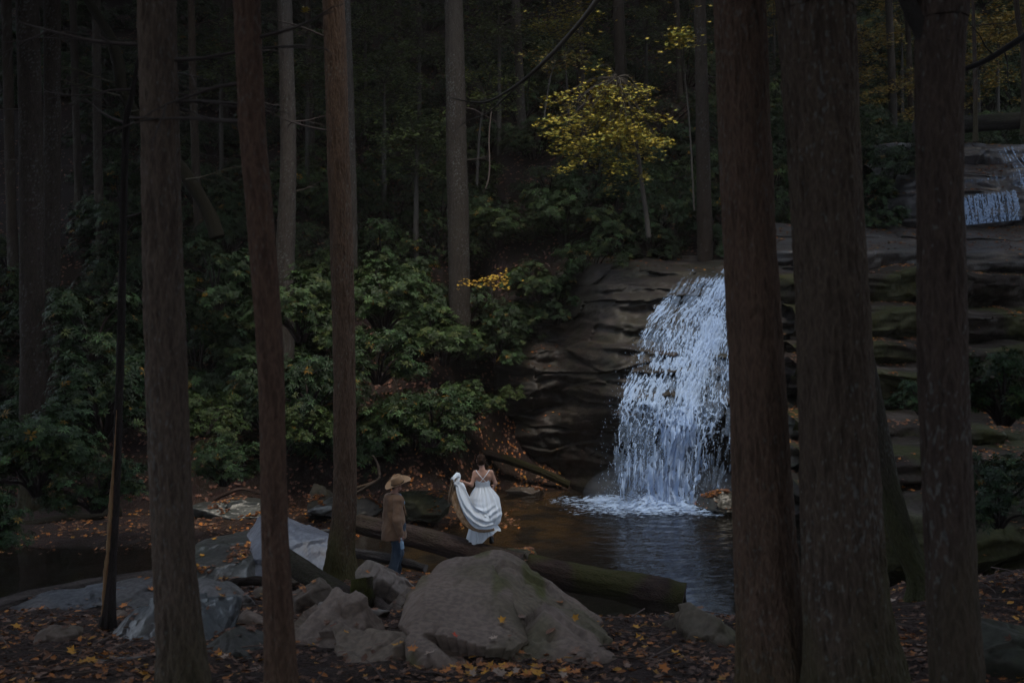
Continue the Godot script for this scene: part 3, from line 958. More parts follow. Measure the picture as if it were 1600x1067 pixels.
func build_trees() -> void:
	var warm := lin(0.135, 0.090, 0.066)
	var grey := lin(0.135, 0.112, 0.096)
	var dark := lin(0.090, 0.068, 0.055)
	# foreground, left
	tree("tree", "stout furrowed trunk in the left foreground, second big one from the left edge", "", [[1100, 288, 76], [1000, 281, 68], [900, 273, 62], [800, 268, 61], [600, 260, 59], [400, 254, 57], [200, 249, 55], [0, 243, 54], [-60, 241, 53]], 7.6, null, 2, warm.lerp(grey, 0.4), 150, 0.010, 0.012, {"lichen": 0.35, "moss": 0.35, "twigs": [[70, -1, 1.0], [160, 1, 0.9], [95, 1, 1.1]]})
	tree("tree", "slender reddish trunk with a slight bend and knots, left of the man", "", [[1100, 440, 46], [950, 434, 44], [800, 428, 41], [600, 424, 40], [480, 417, 41], [330, 405, 41], [230, 396, 40], [120, 390, 40], [0, 385, 40], [-60, 383, 39]], 7.2, null, 5, lin(0.135, 0.080, 0.058), 110, 0.011, 0.003, {"lichen": 0.22, "moss": 0.1, "knots": [[-1.35, 4.3, 0.05], [-0.55, 5.2, 0.04], [0.45, 4.4, 0.045], [1.6, 3.6, 0.05]], "twigs": [[190, -1, 1.0], [130, -1, 0.8], [60, 1, 0.6]]})
	tree("tree", "straight brown trunk with a mossy foot standing beside the man", "", [[905, 532, 54], [890, 532, 46], [850, 533, 40], [780, 538, 35], [600, 538, 33], [400, 534, 33], [200, 527, 33], [0, 521, 33], [-60, 519, 33]], 17.0, -4.05, 7, warm * 0.85, 110, 0.014, 0.015, {"lichen": 0.35, "moss": 0.7, "flare": 0.25, "twigs": [[205, -1, 1.3], [60, -1, 1.2]]})
	# foreground, right
	tree("tree", "big reddish-brown trunk right beside the waterfall, left of three", "", [[1100, 1214, 112], [1000, 1206, 104], [900, 1200, 98], [750, 1190, 88], [600, 1183, 84], [450, 1176, 82], [300, 1168, 79], [150, 1162, 78], [0, 1157, 77], [-60, 1155, 76]], 7.5, null, 11, lin(0.135, 0.086, 0.062), 170, 0.010, 0.010, {"lichen": 0.3, "moss": 0.35, "knots": [[2.3, 4.6, 0.045], [0.2, 4.5, 0.06], [-0.45, 5.0, 0.05]]})
	tree("tree", "widest dark trunk speckled with pale lichen, middle of the three at right", "", [[1100, 1340, 152], [1030, 1335, 140], [950, 1325, 130], [850, 1319, 121], [700, 1311, 114], [600, 1306, 112], [450, 1299, 108], [300, 1292, 107], [150, 1283, 110], [0, 1276, 116], [-60, 1273, 118]], 7.0, null, 13, lin(0.105, 0.076, 0.058), 180, 0.010, 0.015, {"lichen": 0.45, "moss": 0.5, "flare": 0.3})
	var t := tree("tree", "very dark nearest trunk at right with pale lichen spots and a high fork", "", [[1100, 1497, 82], [950, 1490, 77], [800, 1484, 74], [600, 1475, 72], [400, 1471, 70], [250, 1469, 69], [120, 1469, 71], [40, 1470, 76], [0, 1472, 80], [-60, 1476, 78]], 6.2, null, 17, lin(0.080, 0.057, 0.047), 150, 0.010, 0.008, {"lichen": 0.4, "moss": 0.2, "flare": 0.3})
	var b := Build.new()
	tube(b, [P(1462, 95, 6.2) - t.position, P(1440, 45, 6.18) - t.position, P(1422, 10, 6.15) - t.position, P(1395, -60, 6.1) - t.position], [0.06, 0.055, 0.05, 0.045], 20, 24, lin(0.05, 0.040, 0.036), 0.1)
	obj("limb", b.mesh(), mats.bark, t)
	# the leaning mossy stem behind the widest trunk
	tree("leaning_tree", "mossy leaning trunk rising behind the widest right-hand trunk", "", [[905, 1442, 42], [850, 1415, 40], [760, 1388, 38], [650, 1366, 36], [520, 1340, 34], [400, 1318, 30]], 12.5, null, 19, lin(0.06, 0.052, 0.040), 50, 0.03, 0.01, {"moss": 0.5, "top": 3.0})
	# dead sapling at left
	var sap := tree("dead_sapling", "thin dead sapling with peeling orange-tan wood on its lower half", "", [[985, 166, 19], [930, 171, 15], [850, 176, 13], [760, 180, 13], [600, 186, 12], [450, 190, 11], [300, 193, 10], [190, 197, 10], [150, 205, 7]], 11.4, null, 23, lin(0.038, 0.031, 0.028), 28, 0.03, 0.003, {"lichen": 0.05, "moss": 0.0, "flare": 0.8, "top": 3.6, "twigs": [[185, 1, 0.7], [192, -1, 0.8], [140, -1, 1.0], [340, 1, 0.5], [120, 1, 0.8]]})
	b = Build.new()
	var strip := [[P(161, 962, 11.4), 0.016], [P(166, 905, 11.4), 0.034], [P(171, 850, 11.4), 0.030], [P(175, 790, 11.4), 0.036], [P(179, 730, 11.4), 0.022], [P(182, 680, 11.4), 0.012], [P(184, 640, 11.4), 0.006]]
	for j in 49:
		var at := j / 48.0 * (strip.size() - 1)
		var k0 := mini(int(at), strip.size() - 2)
		var c: Vector3 = (strip[k0][0] as Vector3).lerp(strip[k0 + 1][0], at - k0)
		var w := lerpf(strip[k0][1], strip[k0 + 1][1], at - k0) * (1.0 + 0.5 * fine.get_noise_2d(j * 3.0, 1.0))
		for k in 9:
			var e := k / 8.0 * 2.0 - 1.0
			b.put(c - sap.position + Vector3(e * w, 0, 0.058 - 0.03 * e * e), lin(0.20, 0.125, 0.065).lerp(lin(0.13, 0.065, 0.03), 0.5 + fine.get_noise_2d(k * 8.0, j * 0.8)), Vector2(k / 8.0, j / 20.0))
	b.sheet(0, 8, 48)
	obj("bare_wood", b.mesh(), mats.wood, sap)
	# mossy leaning tree at upper left
	b = Build.new()
	var lt := thing("leaning_tree", "crooked mossy trunk leaning up to the left on the dark hillside", "tree", P(336, 358, 30.0))
	tube(b, [P(340, 372, 30.0), P(322, 325, 30.0), P(285, 268, 30.0), P(240, 215, 29.8), P(195, 152, 29.6), P(184, 100, 29.5), P(170, 55, 29.5), P(140, 5, 29.5), P(100, -60, 29.5)].map(func(p): return p - lt.position), [0.22, 0.21, 0.18, 0.17, 0.16, 0.17, 0.15, 0.13, 0.1], 26, 90, lin(0.026, 0.023, 0.012), 0.25)
	obj("trunk", b.mesh(), mats.bark, lt)
	for q in [[190, 150, -1], [195, 175, 1], [180, 130, -1], [290, 280, 1]]:
		b = Build.new()
		twig(b, P(q[0], q[1], 29.5) - lt.position, Vector3(q[2], 0.2, 0.3).normalized(), 2.2, 0.03, 0.05, lin(0.07, 0.06, 0.04))
		obj("dead_branch", b.mesh(), mats.wood, lt)
	# trunks on the hillside
	var hill := "straight trunks standing on the far hillside"
	tree("tree", "pale grey-brown trunk standing tall behind the bride, rising from rhododendrons", "", [[575, 720, 36], [540, 719, 34], [400, 717, 33], [250, 714, 32], [100, 711, 30], [0, 709, 28], [-60, 708, 28]], 32.5, null, 31, grey * 0.40, 90, 0.022, 0.013, {"lichen": 0.5, "moss": 0.0, "twigs": [[168, 1, 1.5], [250, 1, 1.0]]})
	tree("tree", "brown hillside trunk between the two slender left-hand trunks", hill, [[430, 444, 30], [350, 447, 27], [230, 450, 24], [100, 447, 23], [0, 444, 22], [-60, 443, 22]], 30.0, null, 37, grey * 0.5, 50, 0.035, 0.012, {"lichen": 0.4, "twigs": [[190, 1, 1.8], [165, -1, 1.4], [80, -1, 1.6], [300, 1, 1.0]]})
	tree("tree", "grey hillside trunk just behind the straight brown trunk beside the man", hill, [[330, 548, 19], [200, 545, 18], [100, 542, 17], [0, 539, 16], [-60, 538, 16]], 34.0, null, 41, grey * 0.6, 40, 0.04, 0.012, {"lichen": 0.6})
	tree("tree", "dark trunk at the far left edge, left of a close pair", hill, [[600, 50, 36], [400, 49, 35], [200, 47, 34], [0, 42, 33], [-60, 41, 33]], 26.5, null, 43, dark * 0.5, 50, 0.035, 0.014, {"twigs": [[170, -1, 1.8], [60, 1, 1.2]]})
	tree("tree", "dark trunk at the far left, right one of a close pair", hill, [[580, 76, 28], [400, 79, 26], [200, 81, 25], [0, 81, 24], [-60, 81, 24]], 28.5, null, 47, dark * 0.5, 46, 0.035, 0.012, {"twigs": [[140, 1, 1.8], [260, -1, 1.4]]})
	tree("tree", "thin dark hillside trunk right of the stout left foreground trunk", hill, [[340, 309, 14], [200, 303, 12], [100, 300, 11], [0, 298, 10]], 37.0, null, 53, dark * 0.7, 26, 0.06, 0.01, {"twigs": [[160, 1, 2.0], [90, -1, 2.0], [240, 1, 1.4], [40, 1, 2.2]]})
	tree("tree", "thin grey trunk in the middle of the far hillside", hill, [[230, 817, 14], [100, 811, 13], [0, 806, 12], [-40, 804, 12]], 43.0, null, 59, grey * 0.6, 26, 0.06, 0.01, {"lichen": 0.5})
	tree("tree", "dark trunk just left of the big trunk beside the waterfall", hill, [[400, 1102, 24], [250, 1099, 21], [100, 1096, 19], [0, 1094, 18], [-40, 1093, 18]], 33.5, null, 61, dark * 0.55, 36, 0.05, 0.012, {"twigs": [[120, 1, 1.4]]})
	for q in [[905, 40.0, 12, 110, "above the yellow tree, a little left of its crown"], [966, 44.0, 14, 100, "directly above the yellow tree, the stouter of a close pair"], [972, 46.0, 9, 100, "directly above the yellow tree, the thinner of a close pair"], [622, 50.0, 13, 110, "between the man's trunk and the tall grey trunk, stouter of two"], [655, 52.0, 9, 110, "between the man's trunk and the tall grey trunk, thinner of two"], [860, 52.0, 9, 120, "left of the yellow tree near the top of the picture"], [1392, 52.0, 11, 120, "between the widest and the nearest right trunks, stouter of two"], [1420, 54.0, 8, 120, "between the widest and the nearest right trunks, thinner of two"], [1325, 50.0, 12, 130, "half hidden by the widest right-hand trunk's right edge"], [585, 54.0, 9, 100, "close to the right of the trunk beside the man, high up"], [152, 36.0, 13, 300, "left of the dead sapling, nearer one"], [118, 40.0, 11, 240, "right of the far left pair of trunks"], [485, 42.0, 10, 240, "between the bent trunk and the trunk beside the man"], [1060, 46.0, 9, 130, "right of the yellow tree's crown"], [760, 55.0, 10, 70, "just right of the tall grey trunk, high up"], [690, 58.0, 9, 60, "just left of the tall grey trunk, at the very top"], [15, 34.0, 15, 330, "at the left edge of the picture, outside the far left pair"], [350, 44.0, 10, 200, "just left of the bent trunk"], [1030, 55.0, 8, 90, "right above the yellow tree's right side, far off"]]:
		var u: float = q[0]
		tree("tree", "slim dark far trunk " + q[4], "slim trunks far up the hillside", [[q[3] + 60, u + 4, q[2] + 1], [q[3] - 60, u, q[2]], [-60, u - r(2, 8), q[2] - 1]], q[1], null, int(u), dark.lerp(grey, rng.randf()) * 0.55, 18, 0.12, 0.01, {"lichen": 0.3, "twigs": [[r(0, 100), 1 if rng.randf() < 0.5 else -1, 2.0]]})
	tree("sapling", "thin dark sapling at the upper right edge above the cascade", "", [[150, 1525, 7], [60, 1523, 6], [0, 1521, 5], [-40, 1520, 5]], 30.0, 6.0, 67, dark, 14, 0.08, 0.0, {"twigs": [[40, 1, 1.0]]})
	tree("sapling", "leaning dark sapling in the top right corner", "", [[90, 1601, 9], [30, 1592, 8], [-40, 1584, 8]], 30.0, 6.2, 71, dark, 14, 0.08, 0.0, {})
	b = Build.new()
	var br := thing("overhanging_branch", "long bare dark branch slanting down across the top towards the tall grey trunk", "branch", P(935, 0, 15.0))
	tube(b, [P(975, -70, 15.2), P(932, 2, 15.0), P(885, 60, 14.9), P(838, 108, 14.8), P(800, 138, 14.8), P(755, 160, 14.7), P(702, 152, 14.6)].map(func(p): return p - br.position), [0.05, 0.043, 0.036, 0.03, 0.022, 0.014, 0.006], 10, 60, lin(0.03, 0.025, 0.022), 0.15)
	tube(b, [P(818, 125, 14.8), P(790, 152, 14.8), P(760, 178, 14.8), P(728, 190, 14.8), P(702, 214, 14.8)].map(func(p): return p - br.position), [0.016, 0.013, 0.011, 0.008, 0.004], 7, 30, lin(0.03, 0.025, 0.022), 0.15)
	tube(b, [P(828, 116, 14.8), P(825, 150, 14.8), P(826, 190, 14.8)].map(func(p): return p - br.position), [0.01, 0.008, 0.004], 6, 14, lin(0.03, 0.025, 0.022))
	obj("bark", b.mesh(), mats.wood, br)
	b = Build.new()
	br = thing("overhanging_branch", "dark bare branch slanting up to the right edge beside the nearest trunk", "branch", P(1508, 108, 9.0))
	tube(b, [P(1480, 118, 9.1), P(1540, 95, 9.0), P(1600, 58, 8.9), P(1680, 10, 8.8)].map(func(p): return p - br.position), [0.022, 0.026, 0.03, 0.034], 10, 40, lin(0.03, 0.026, 0.024), 0.15)
	twig(b, P(1555, 87, 9.0) - br.position, Vector3(-0.7, 0.7, 0.1), 0.5, 0.008, 0.0, lin(0.03, 0.026, 0.024))
	twig(b, P(1570, 78, 9.0) - br.position, Vector3(0.3, -0.8, 0.1), 0.5, 0.008, 0.0, lin(0.03, 0.026, 0.024))
	obj("bark", b.mesh(), mats.wood, br)
	b = Build.new()
	br = thing("hanging_vine", "thin crooked vine hanging right of the tall grey trunk", "vine", P(765, 215, 26.0))
	tube(b, [P(768, 170, 26.0), P(764, 215, 26.0), P(765, 260, 26.0), P(762, 285, 26.0), P(755, 302, 26.0)].map(func(p): return p - br.position), [0.012, 0.016, 0.018, 0.02, 0.008], 7, 24, lin(0.10, 0.075, 0.065))
	obj("stem", b.mesh(), mats.wood, br)


# ---------------------------------------------------------------- leaves
func long_leaf(b: Build, root: Vector3, along: Vector3, up: Vector3, length: float, width: float, droop: float, col := Color.WHITE) -> void:
	var side := along.cross(up).normalized()
	var a := b.put(root, col)
	var mid := root + along * length * 0.5 - up * droop * length * 0.25
	var m := b.put(mid, col)
	var l := b.put(mid - side * width * 0.5 + up * width * 0.16, col)
	var q := b.put(mid + side * width * 0.5 + up * width * 0.16, col)
	var tip := b.put(root + along * length - up * droop * length, col)
	b.tri(a, m, l); b.tri(a, q, m); b.tri(m, tip, l); b.tri(m, q, tip)


func whorl(n: int, s: int) -> ArrayMesh:                # a rosette of long leathery leaves, as rhododendrons bear them at the tip of each twig
	var w := RandomNumberGenerator.new()
	w.seed = s
	var b := Build.new()
	for k in n:
		var a := TAU * k / n + w.randf_range(-0.3, 0.3)
		var rise := w.randf_range(-0.25, 0.6)
		var along := Vector3(cos(a), rise, sin(a)).normalized()
		var up := (Vector3.UP - along * along.y).normalized()
		long_leaf(b, along * 0.012, along, up, w.randf_range(0.11, 0.17), w.randf_range(0.040, 0.056), w.randf_range(0.05, 0.4), Color.WHITE * w.randf_range(0.75, 1.15))
	return b.mesh(false)


func broad_leaf(s: int) -> ArrayMesh:                   # five-pointed leaf, curled
	var w := RandomNumberGenerator.new()
	w.seed = s
	var b := Build.new()
	var curl := w.randf_range(0.1, 0.55)
	var c := b.put(Vector3(0, 0.004, 0))
	var rim := PackedInt32Array()
	for k in 11:
		var a := -PI * 0.86 + TAU * 0.86 * k / 10.0
		var rad := (0.5 if k % 2 == 0 else 0.29) * (1.0 if k > 1 and k < 9 else 0.72) * w.randf_range(0.85, 1.1)
		rim.append(b.put(Vector3(sin(a) * rad, curl * rad * rad * w.randf_range(0.5, 1.6) + 0.004, cos(a) * rad)))
	for k in 10: b.tri(c, rim[k + 1], rim[k])
	var st := b.put(Vector3(0.015, 0.02, -0.62))
	var sq := b.put(Vector3(-0.015, 0.02, -0.62))
	b.tri(c, sq, st)
	return b.mesh(false)


func oval_leaf(s: int) -> ArrayMesh:
	var w := RandomNumberGenerator.new()
	w.seed = s
	var b := Build.new()
	var c := b.put(Vector3(0, 0, -0.5))
	var prev := [c, c]
	for k in 4:
		var f := [0.22, 0.5, 0.78, 1.0][k] as float
		var wd := [0.2, 0.27, 0.18, 0.0][k] as float
		var lift := 0.28 * (f - 0.4) * (f - 0.4) * w.randf_range(0.5, 2.0)
		var m := b.put(Vector3(0, lift, f - 0.5))
		var l := b.put(Vector3(-wd, lift + wd * 0.4, f - 0.5))
		var q := b.put(Vector3(wd, lift + wd * 0.4, f - 0.5))
		if k == 0:
			b.tri(c, l, m); b.tri(c, m, q)
		else:
			b.quad(prev[1], l, m, prev[0])
			b.quad(prev[0], m, q, prev[2])
		prev = [m, l, q]
	return b.mesh(false)


func bush(called: String, label: String, group: String, s: int, whorls: Array, size: Vector3, count: int, tint: Color, loose := 0.35, leaf := 1.0) -> Node3D:
	var w := RandomNumberGenerator.new()
	w.seed = s
	var t := thing(called, label, "bush", Vector3.ZERO, group)
	var where: Array[Transform3D] = []
	var tints := PackedColorArray()
	var b := Build.new()
	var pads := 17 + w.randi() % 6
	for k in pads:
		var a := TAU * k / pads + w.randf_range(-0.5, 0.5)
		var out := sqrt(w.randf_range(0.05, 1.0))
		var h := w.randf_range(0.04, 1.0) * sqrt(1.0 - 0.7 * out * out)
		var c := Vector3(cos(a) * out * size.x, h * size.y, sin(a) * out * size.z)
		var rad := w.randf_range(0.38, 0.66) * (size.x + size.z) * 0.36
		tube(b, [Vector3(c.x * 0.1, -0.2, c.z * 0.1), Vector3(c.x * 0.4 + w.randf_range(-0.1, 0.1), c.y * 0.45, c.z * 0.35), Vector3(c.x * 0.8, c.y * 0.8, c.z * 0.8), c], [0.035, 0.028, 0.018, 0.008], 6, 12, lin(0.03, 0.023, 0.02))
		for q in count / pads:
			var e := Vector3(w.randfn(0.0, 0.5), w.randfn(0.0, 0.26), w.randfn(0.0, 0.5))
			if e.length() > 1.15: continue
			var p := c + Vector3(e.x * rad, (e.y + 0.22 - 0.35 * (e.x * e.x + e.z * e.z)) * rad, e.z * rad)
			var n := (Vector3(c.x * 0.35 / size.x + e.x * 0.8, 0.95, c.z * 0.35 / size.z + e.z * 0.8) + Vector3(w.randf_range(-loose, loose), 0, w.randf_range(-loose, loose))).normalized()
			where.append(Transform3D(turned_up(n, w.randf_range(0.0, TAU), leaf * w.randf_range(0.55, 1.0)), p))
			var g := tint * (w.randf_range(0.35, 0.95) if w.randf() < 0.85 else w.randf_range(1.1, 1.9))
			if w.randf() < 0.14: g = g.lerp(lin(0.075, 0.085, 0.022), 0.5)
			if w.randf() < 0.012: g = lin(0.22, 0.12, 0.02)
			g.a = 1.0
			tints.append(g)
	obj("stems", b.mesh(), mats.wood, t)
	swarm("foliage", whorls[s % whorls.size()], mats.leaf, where, tints, t)
	return t


func copy_of(o: Node3D, at: Vector3, turn: float, size: Vector3, label: String, group: String) -> Node3D:
	var c: Node3D = o.duplicate()
	c.name = numbered(o.name.rstrip("_0123456789"))
	add_child(c, true)
	c.transform = Transform3D(Basis.from_euler(Vector3(0, turn, 0)).scaled_local(size), at)
	c.set_meta("label", label)
	if group: c.set_meta("group", group)
	else: c.remove_meta("group")
	return c


func whose(which: int, u: float, v: float) -> Array:     # which bush of the thicket: its leaves, what it stands by, how high up
	var by := "behind the three thick right-hand trunks"
	if u < 210.0: by = "left of the stout left trunk"
	elif u < 400.0: by = "between the stout and the bent left trunks"
	elif u < 520.0: by = "between the bent trunk and the man's trunk"
	elif u < 705.0: by = "between the man's trunk and the tall grey trunk"
	elif u < 850.0: by = "just right of the tall grey trunk"
	elif u < 1120.0: by = "around the yellow tree"
	var up := "low down" if v > 480.0 else "half way up" if v > 260.0 else "high up" if v > 90.0 else "at the top"
	return ["small-leaved dark" if which > 4 else "light-flecked evergreen" if which > 2 else "dark evergreen", by, up]


func build_bushes() -> void:
	var ws := [whorl(8, 1), whorl(7, 2), whorl(9, 3)]
	var deep := lin(0.024, 0.046, 0.018)
	var mid := lin(0.029, 0.055, 0.020)
	var light := lin(0.046, 0.073, 0.020)
	var proto := [
		bush("rhododendron_bush", "", "", 3, ws, Vector3(1.15, 1.5, 1.15), 1250, deep),
		bush("rhododendron_bush", "", "", 7, ws, Vector3(1.3, 1.3, 1.1), 1250, mid),
		bush("rhododendron_bush", "", "", 11, ws, Vector3(1.0, 1.8, 1.0), 1250, deep.lerp(mid, 0.5)),
		bush("rhododendron_bush", "", "", 16, ws, Vector3(1.3, 1.5, 1.2), 1250, light),
		bush("rhododendron_bush", "", "", 23, ws, Vector3(1.2, 1.4, 1.2), 1250, mid.lerp(light, 0.35)),
		bush("laurel_bush", "", "", 31, [whorl(7, 8)], Vector3(1.4, 1.6, 1.3), 2600, mid.lerp(light, 0.3), 0.6, 0.55),
		bush("laurel_bush", "", "", 37, [whorl(6, 9)], Vector3(1.3, 1.8, 1.2), 2600, mid, 0.6, 0.5)]
	# those that can be singled out: u, v of the middle, distance, size, which kind
	var named := [
		[672, 640, 23.4, 0.92, 1, "glossy rhododendron nearest the bride, spreading low over the leafy bank"],
		[735, 622, 29.0, 0.75, 4, "rhododendron wrapped round the foot of the tall grey trunk"],
		[620, 640, 23.6, 0.75, 1, "rhododendron with drooping glossy leaves just above the man's hat"],
		[318, 640, 21.5, 0.62, 3, "bright green rhododendron between the stout and the bent left trunks"],
		[350, 715, 20.8, 0.62, 1, "low rhododendron at the creek's edge between the two left foreground trunks"],
		[60, 700, 17.5, 0.9, 4, "fresh green rhododendron at the left edge of the picture above the creek"],
		[150, 745, 17.2, 0.65, 1, "low glossy rhododendron behind the dead sapling above the creek"],
		[-20, 800, 15.8, 0.62, 1, "dark rhododendron cut off by the left edge just over the creek"],
		[160, 610, 21.0, 1.0, 0, "dark broad rhododendron left of the dead sapling"],
		[145, 500, 24.0, 1.0, 0, "large rhododendron above others at the left, under the dark pair of trunks"],
		[340, 430, 29.0, 1.05, 2, "dark rhododendron high between the two left foreground trunks"],
		[470, 470, 25.5, 1.1, 4, "green rhododendron between the bent trunk and the straight brown trunk"],
		[600, 455, 25.5, 1.15, 4, "big light-flecked rhododendron right of the straight brown trunk"],
		[480, 600, 22.8, 0.85, 0, "shaded rhododendron low between the bent trunk and the straight trunk"],
		[590, 545, 24.0, 0.9, 1, "rhododendron under the big light-flecked one beside the straight trunk"],
		[480, 655, 22.0, 0.5, 3, "small spray of rhododendron leaves right of the bent trunk"],
		[840, 440, 32.5, 0.95, 4, "rhododendron overhanging the bank left of the waterfall's top"],
		[930, 400, 33.0, 1.0, 1, "drooping rhododendron above the brink left of the waterfall"],
		[1020, 375, 34.5, 0.8, 0, "dark rhododendron at the foot of the yellow-leaved tree"],
		[800, 610, 29.0, 0.28, 3, "tiny rhododendron sprig on the rock left of the waterfall"],
		[795, 500, 31.8, 0.85, 0, "dark rhododendron hanging over the top of the leafy bank by the rock face"],
		[870, 470, 32.2, 0.8, 2, "dark rhododendron at the upper left corner of the rock face"],
		[778, 535, 31.0, 0.75, 2, "shaded rhododendron just right of the tall grey trunk"],
		[1395, 260, 35.5, 1.2, 0, "dark bush between the widest and the nearest right trunks beside the upper cascade"],
		[1375, 330, 34.0, 0.8, 2, "low dark bush above the brown rock bed between the right trunks"],
		[1570, 590, 7.6, 0.38, 1, "blurred rhododendron sprig close to the right edge"],
		[1440, 612, 17.0, 0.42, 1, "small rhododendron sprig left of the nearest dark trunk"],
		[1560, 760, 12.6, 0.55, 0, "dark twiggy rhododendron low at the right edge"]]
	for k in named.size():
		var q: Array = named[k]
		var p := P(q[0], q[1], q[2])
		var size: float = q[3]
		p.y -= 0.75 * size
		copy_of(proto[q[4]], p, r(0, TAU), Vector3.ONE * size, q[5], "")
	# the thicket that covers the hillside
	var count := 0
	for d in [28.2, 30.0, 31.8, 33.8, 36.0, 38.4, 41.0, 44.0, 47.5, 51.5, 56.0, 61.0, 65.5, 70.0, 75.0, 80.0, 86.0, 92.0]:
		var u := -90.0 + r(0, 60)
		while u < 1720.0:
			var dd: float = d + r(-0.7, 0.7)
			var x := (u - 800.0) / F * dd
			u += (1.72 + 0.022 * (d - 27.0)) * F / dd * r(0.75, 1.25)
			var y := ground_height(x, dd)
			var v := 533.5 - y / dd * F
			if dd < far_edge(x) + 1.6: continue
			if dd > 67.0 and x < 8.0: continue
			if x > -0.9 and dd < 34.5: continue
			if x > 8.0 and dd < 35.5: continue
			if x > 13.2 and dd < 42.0: continue
			if u < 240.0 and v > 190.0 and v < 480.0 and rng.randf() < 0.75: continue
			if u < 420.0 and v > 250.0 and v < 380.0 and rng.randf() < 0.6: continue
			if u > 655.0 and u < 765.0 and dd < 33.2 and v < 690.0: continue
			var which := rng.randi() % 3
			if x > -9.0 and dd > 30.5 and rng.randf() < 0.62: which = 3 + rng.randi() % 4
			if x < -9.0: which = [0, 2, 0, 1][rng.randi() % 4]
			var s := r(1.0, 1.5) * (1.0 if dd < 60.0 else 1.8)
			copy_of(proto[which], Vector3(x, y - 0.15, -dd), r(0, TAU), Vector3(s, s * r(0.8, 1.25), s), "%s bush %s, %s" % whose(which, u, v), "%s bushes %s, %s" % whose(which, u, v))
			count += 1
	print("thicket bushes ", count)
	for k in proto.size():                                # the five patterns stand in the thicket too
		var p := on_ground(-14.0 + k * 2.6, 47.0 + k)
		proto[k].position = p
		var q := whose(k, 800.0 + p.x / -p.z * F, 533.5 - p.y / -p.z * F)
		proto[k].set_meta("label", "%s bush %s, %s" % q)
		proto[k].set_meta("group", "%s bushes %s, %s" % q)


func leafy_tree(called: String, label: String, foot: Vector3, trunk_pts: Array, trunk_r: Array, middle: Vector3, size: Vector3, count: int, leaf: Mesh, leaf_size: float, a: Color, z: Color, group := "", flat := 0.5) -> Node3D:
	var t := thing(called, label, "tree", foot, group)
	var b := Build.new()
	tube(b, trunk_pts.map(func(p): return p - foot), trunk_r, 14, 50, lin(0.085, 0.078, 0.068), 0.12)
	obj("trunk", b.mesh(), mats.bark, t)
	var br := Build.new()
	var where: Array[Transform3D] = []
	var tints := PackedColorArray()
	var fork: Vector3 = trunk_pts[-1] - foot
	for k in count / 34:
		var e := Vector3(rng.randfn(0, 0.45), rng.randfn(0, 0.42), rng.randfn(0, 0.45))
		if e.length() > 1.0: e = e.normalized() * r(0.7, 1.0)
		var c := middle - foot + Vector3(e.x * size.x, e.y * size.y - 0.18 * size.y * (e.x * e.x), e.z * size.z)
		var start := fork.lerp(trunk_pts[0] - foot, 0.25 * rng.randf()) if e.y < 0.0 else fork
		tube(br, [start, start.lerp(c, 0.5) + Vector3(0, 0.12 * size.y, 0), c], [0.016, 0.010, 0.004], 5, 8, lin(0.05, 0.043, 0.035))
		var way := (c - fork) * Vector3(1, 0.2, 1)
		way = way.normalized()
		for q in 34:
			var p := c + way * r(-0.5, 0.5) * 0.95 + way.cross(Vector3.UP) * rng.randfn(0, 0.26) + Vector3(0, rng.randfn(0, 0.07), 0)
			var n := Vector3(r(-flat, flat), 1.0, r(-flat, flat) + 0.25).normalized()
			where.append(Transform3D(turned_up(n, r(0, TAU), leaf_size * r(0.7, 1.2)), p))
			var col := a.lerp(z, clampf(rng.randfn(0.4, 0.35), 0.0, 1.0)) * r(0.7, 1.2)
			col.a = 1.0
			tints.append(col)
	obj("branches", br.mesh(), mats.wood, t)
	swarm("foliage", leaf, mats.dry_leaf, where, tints, t)
	return t


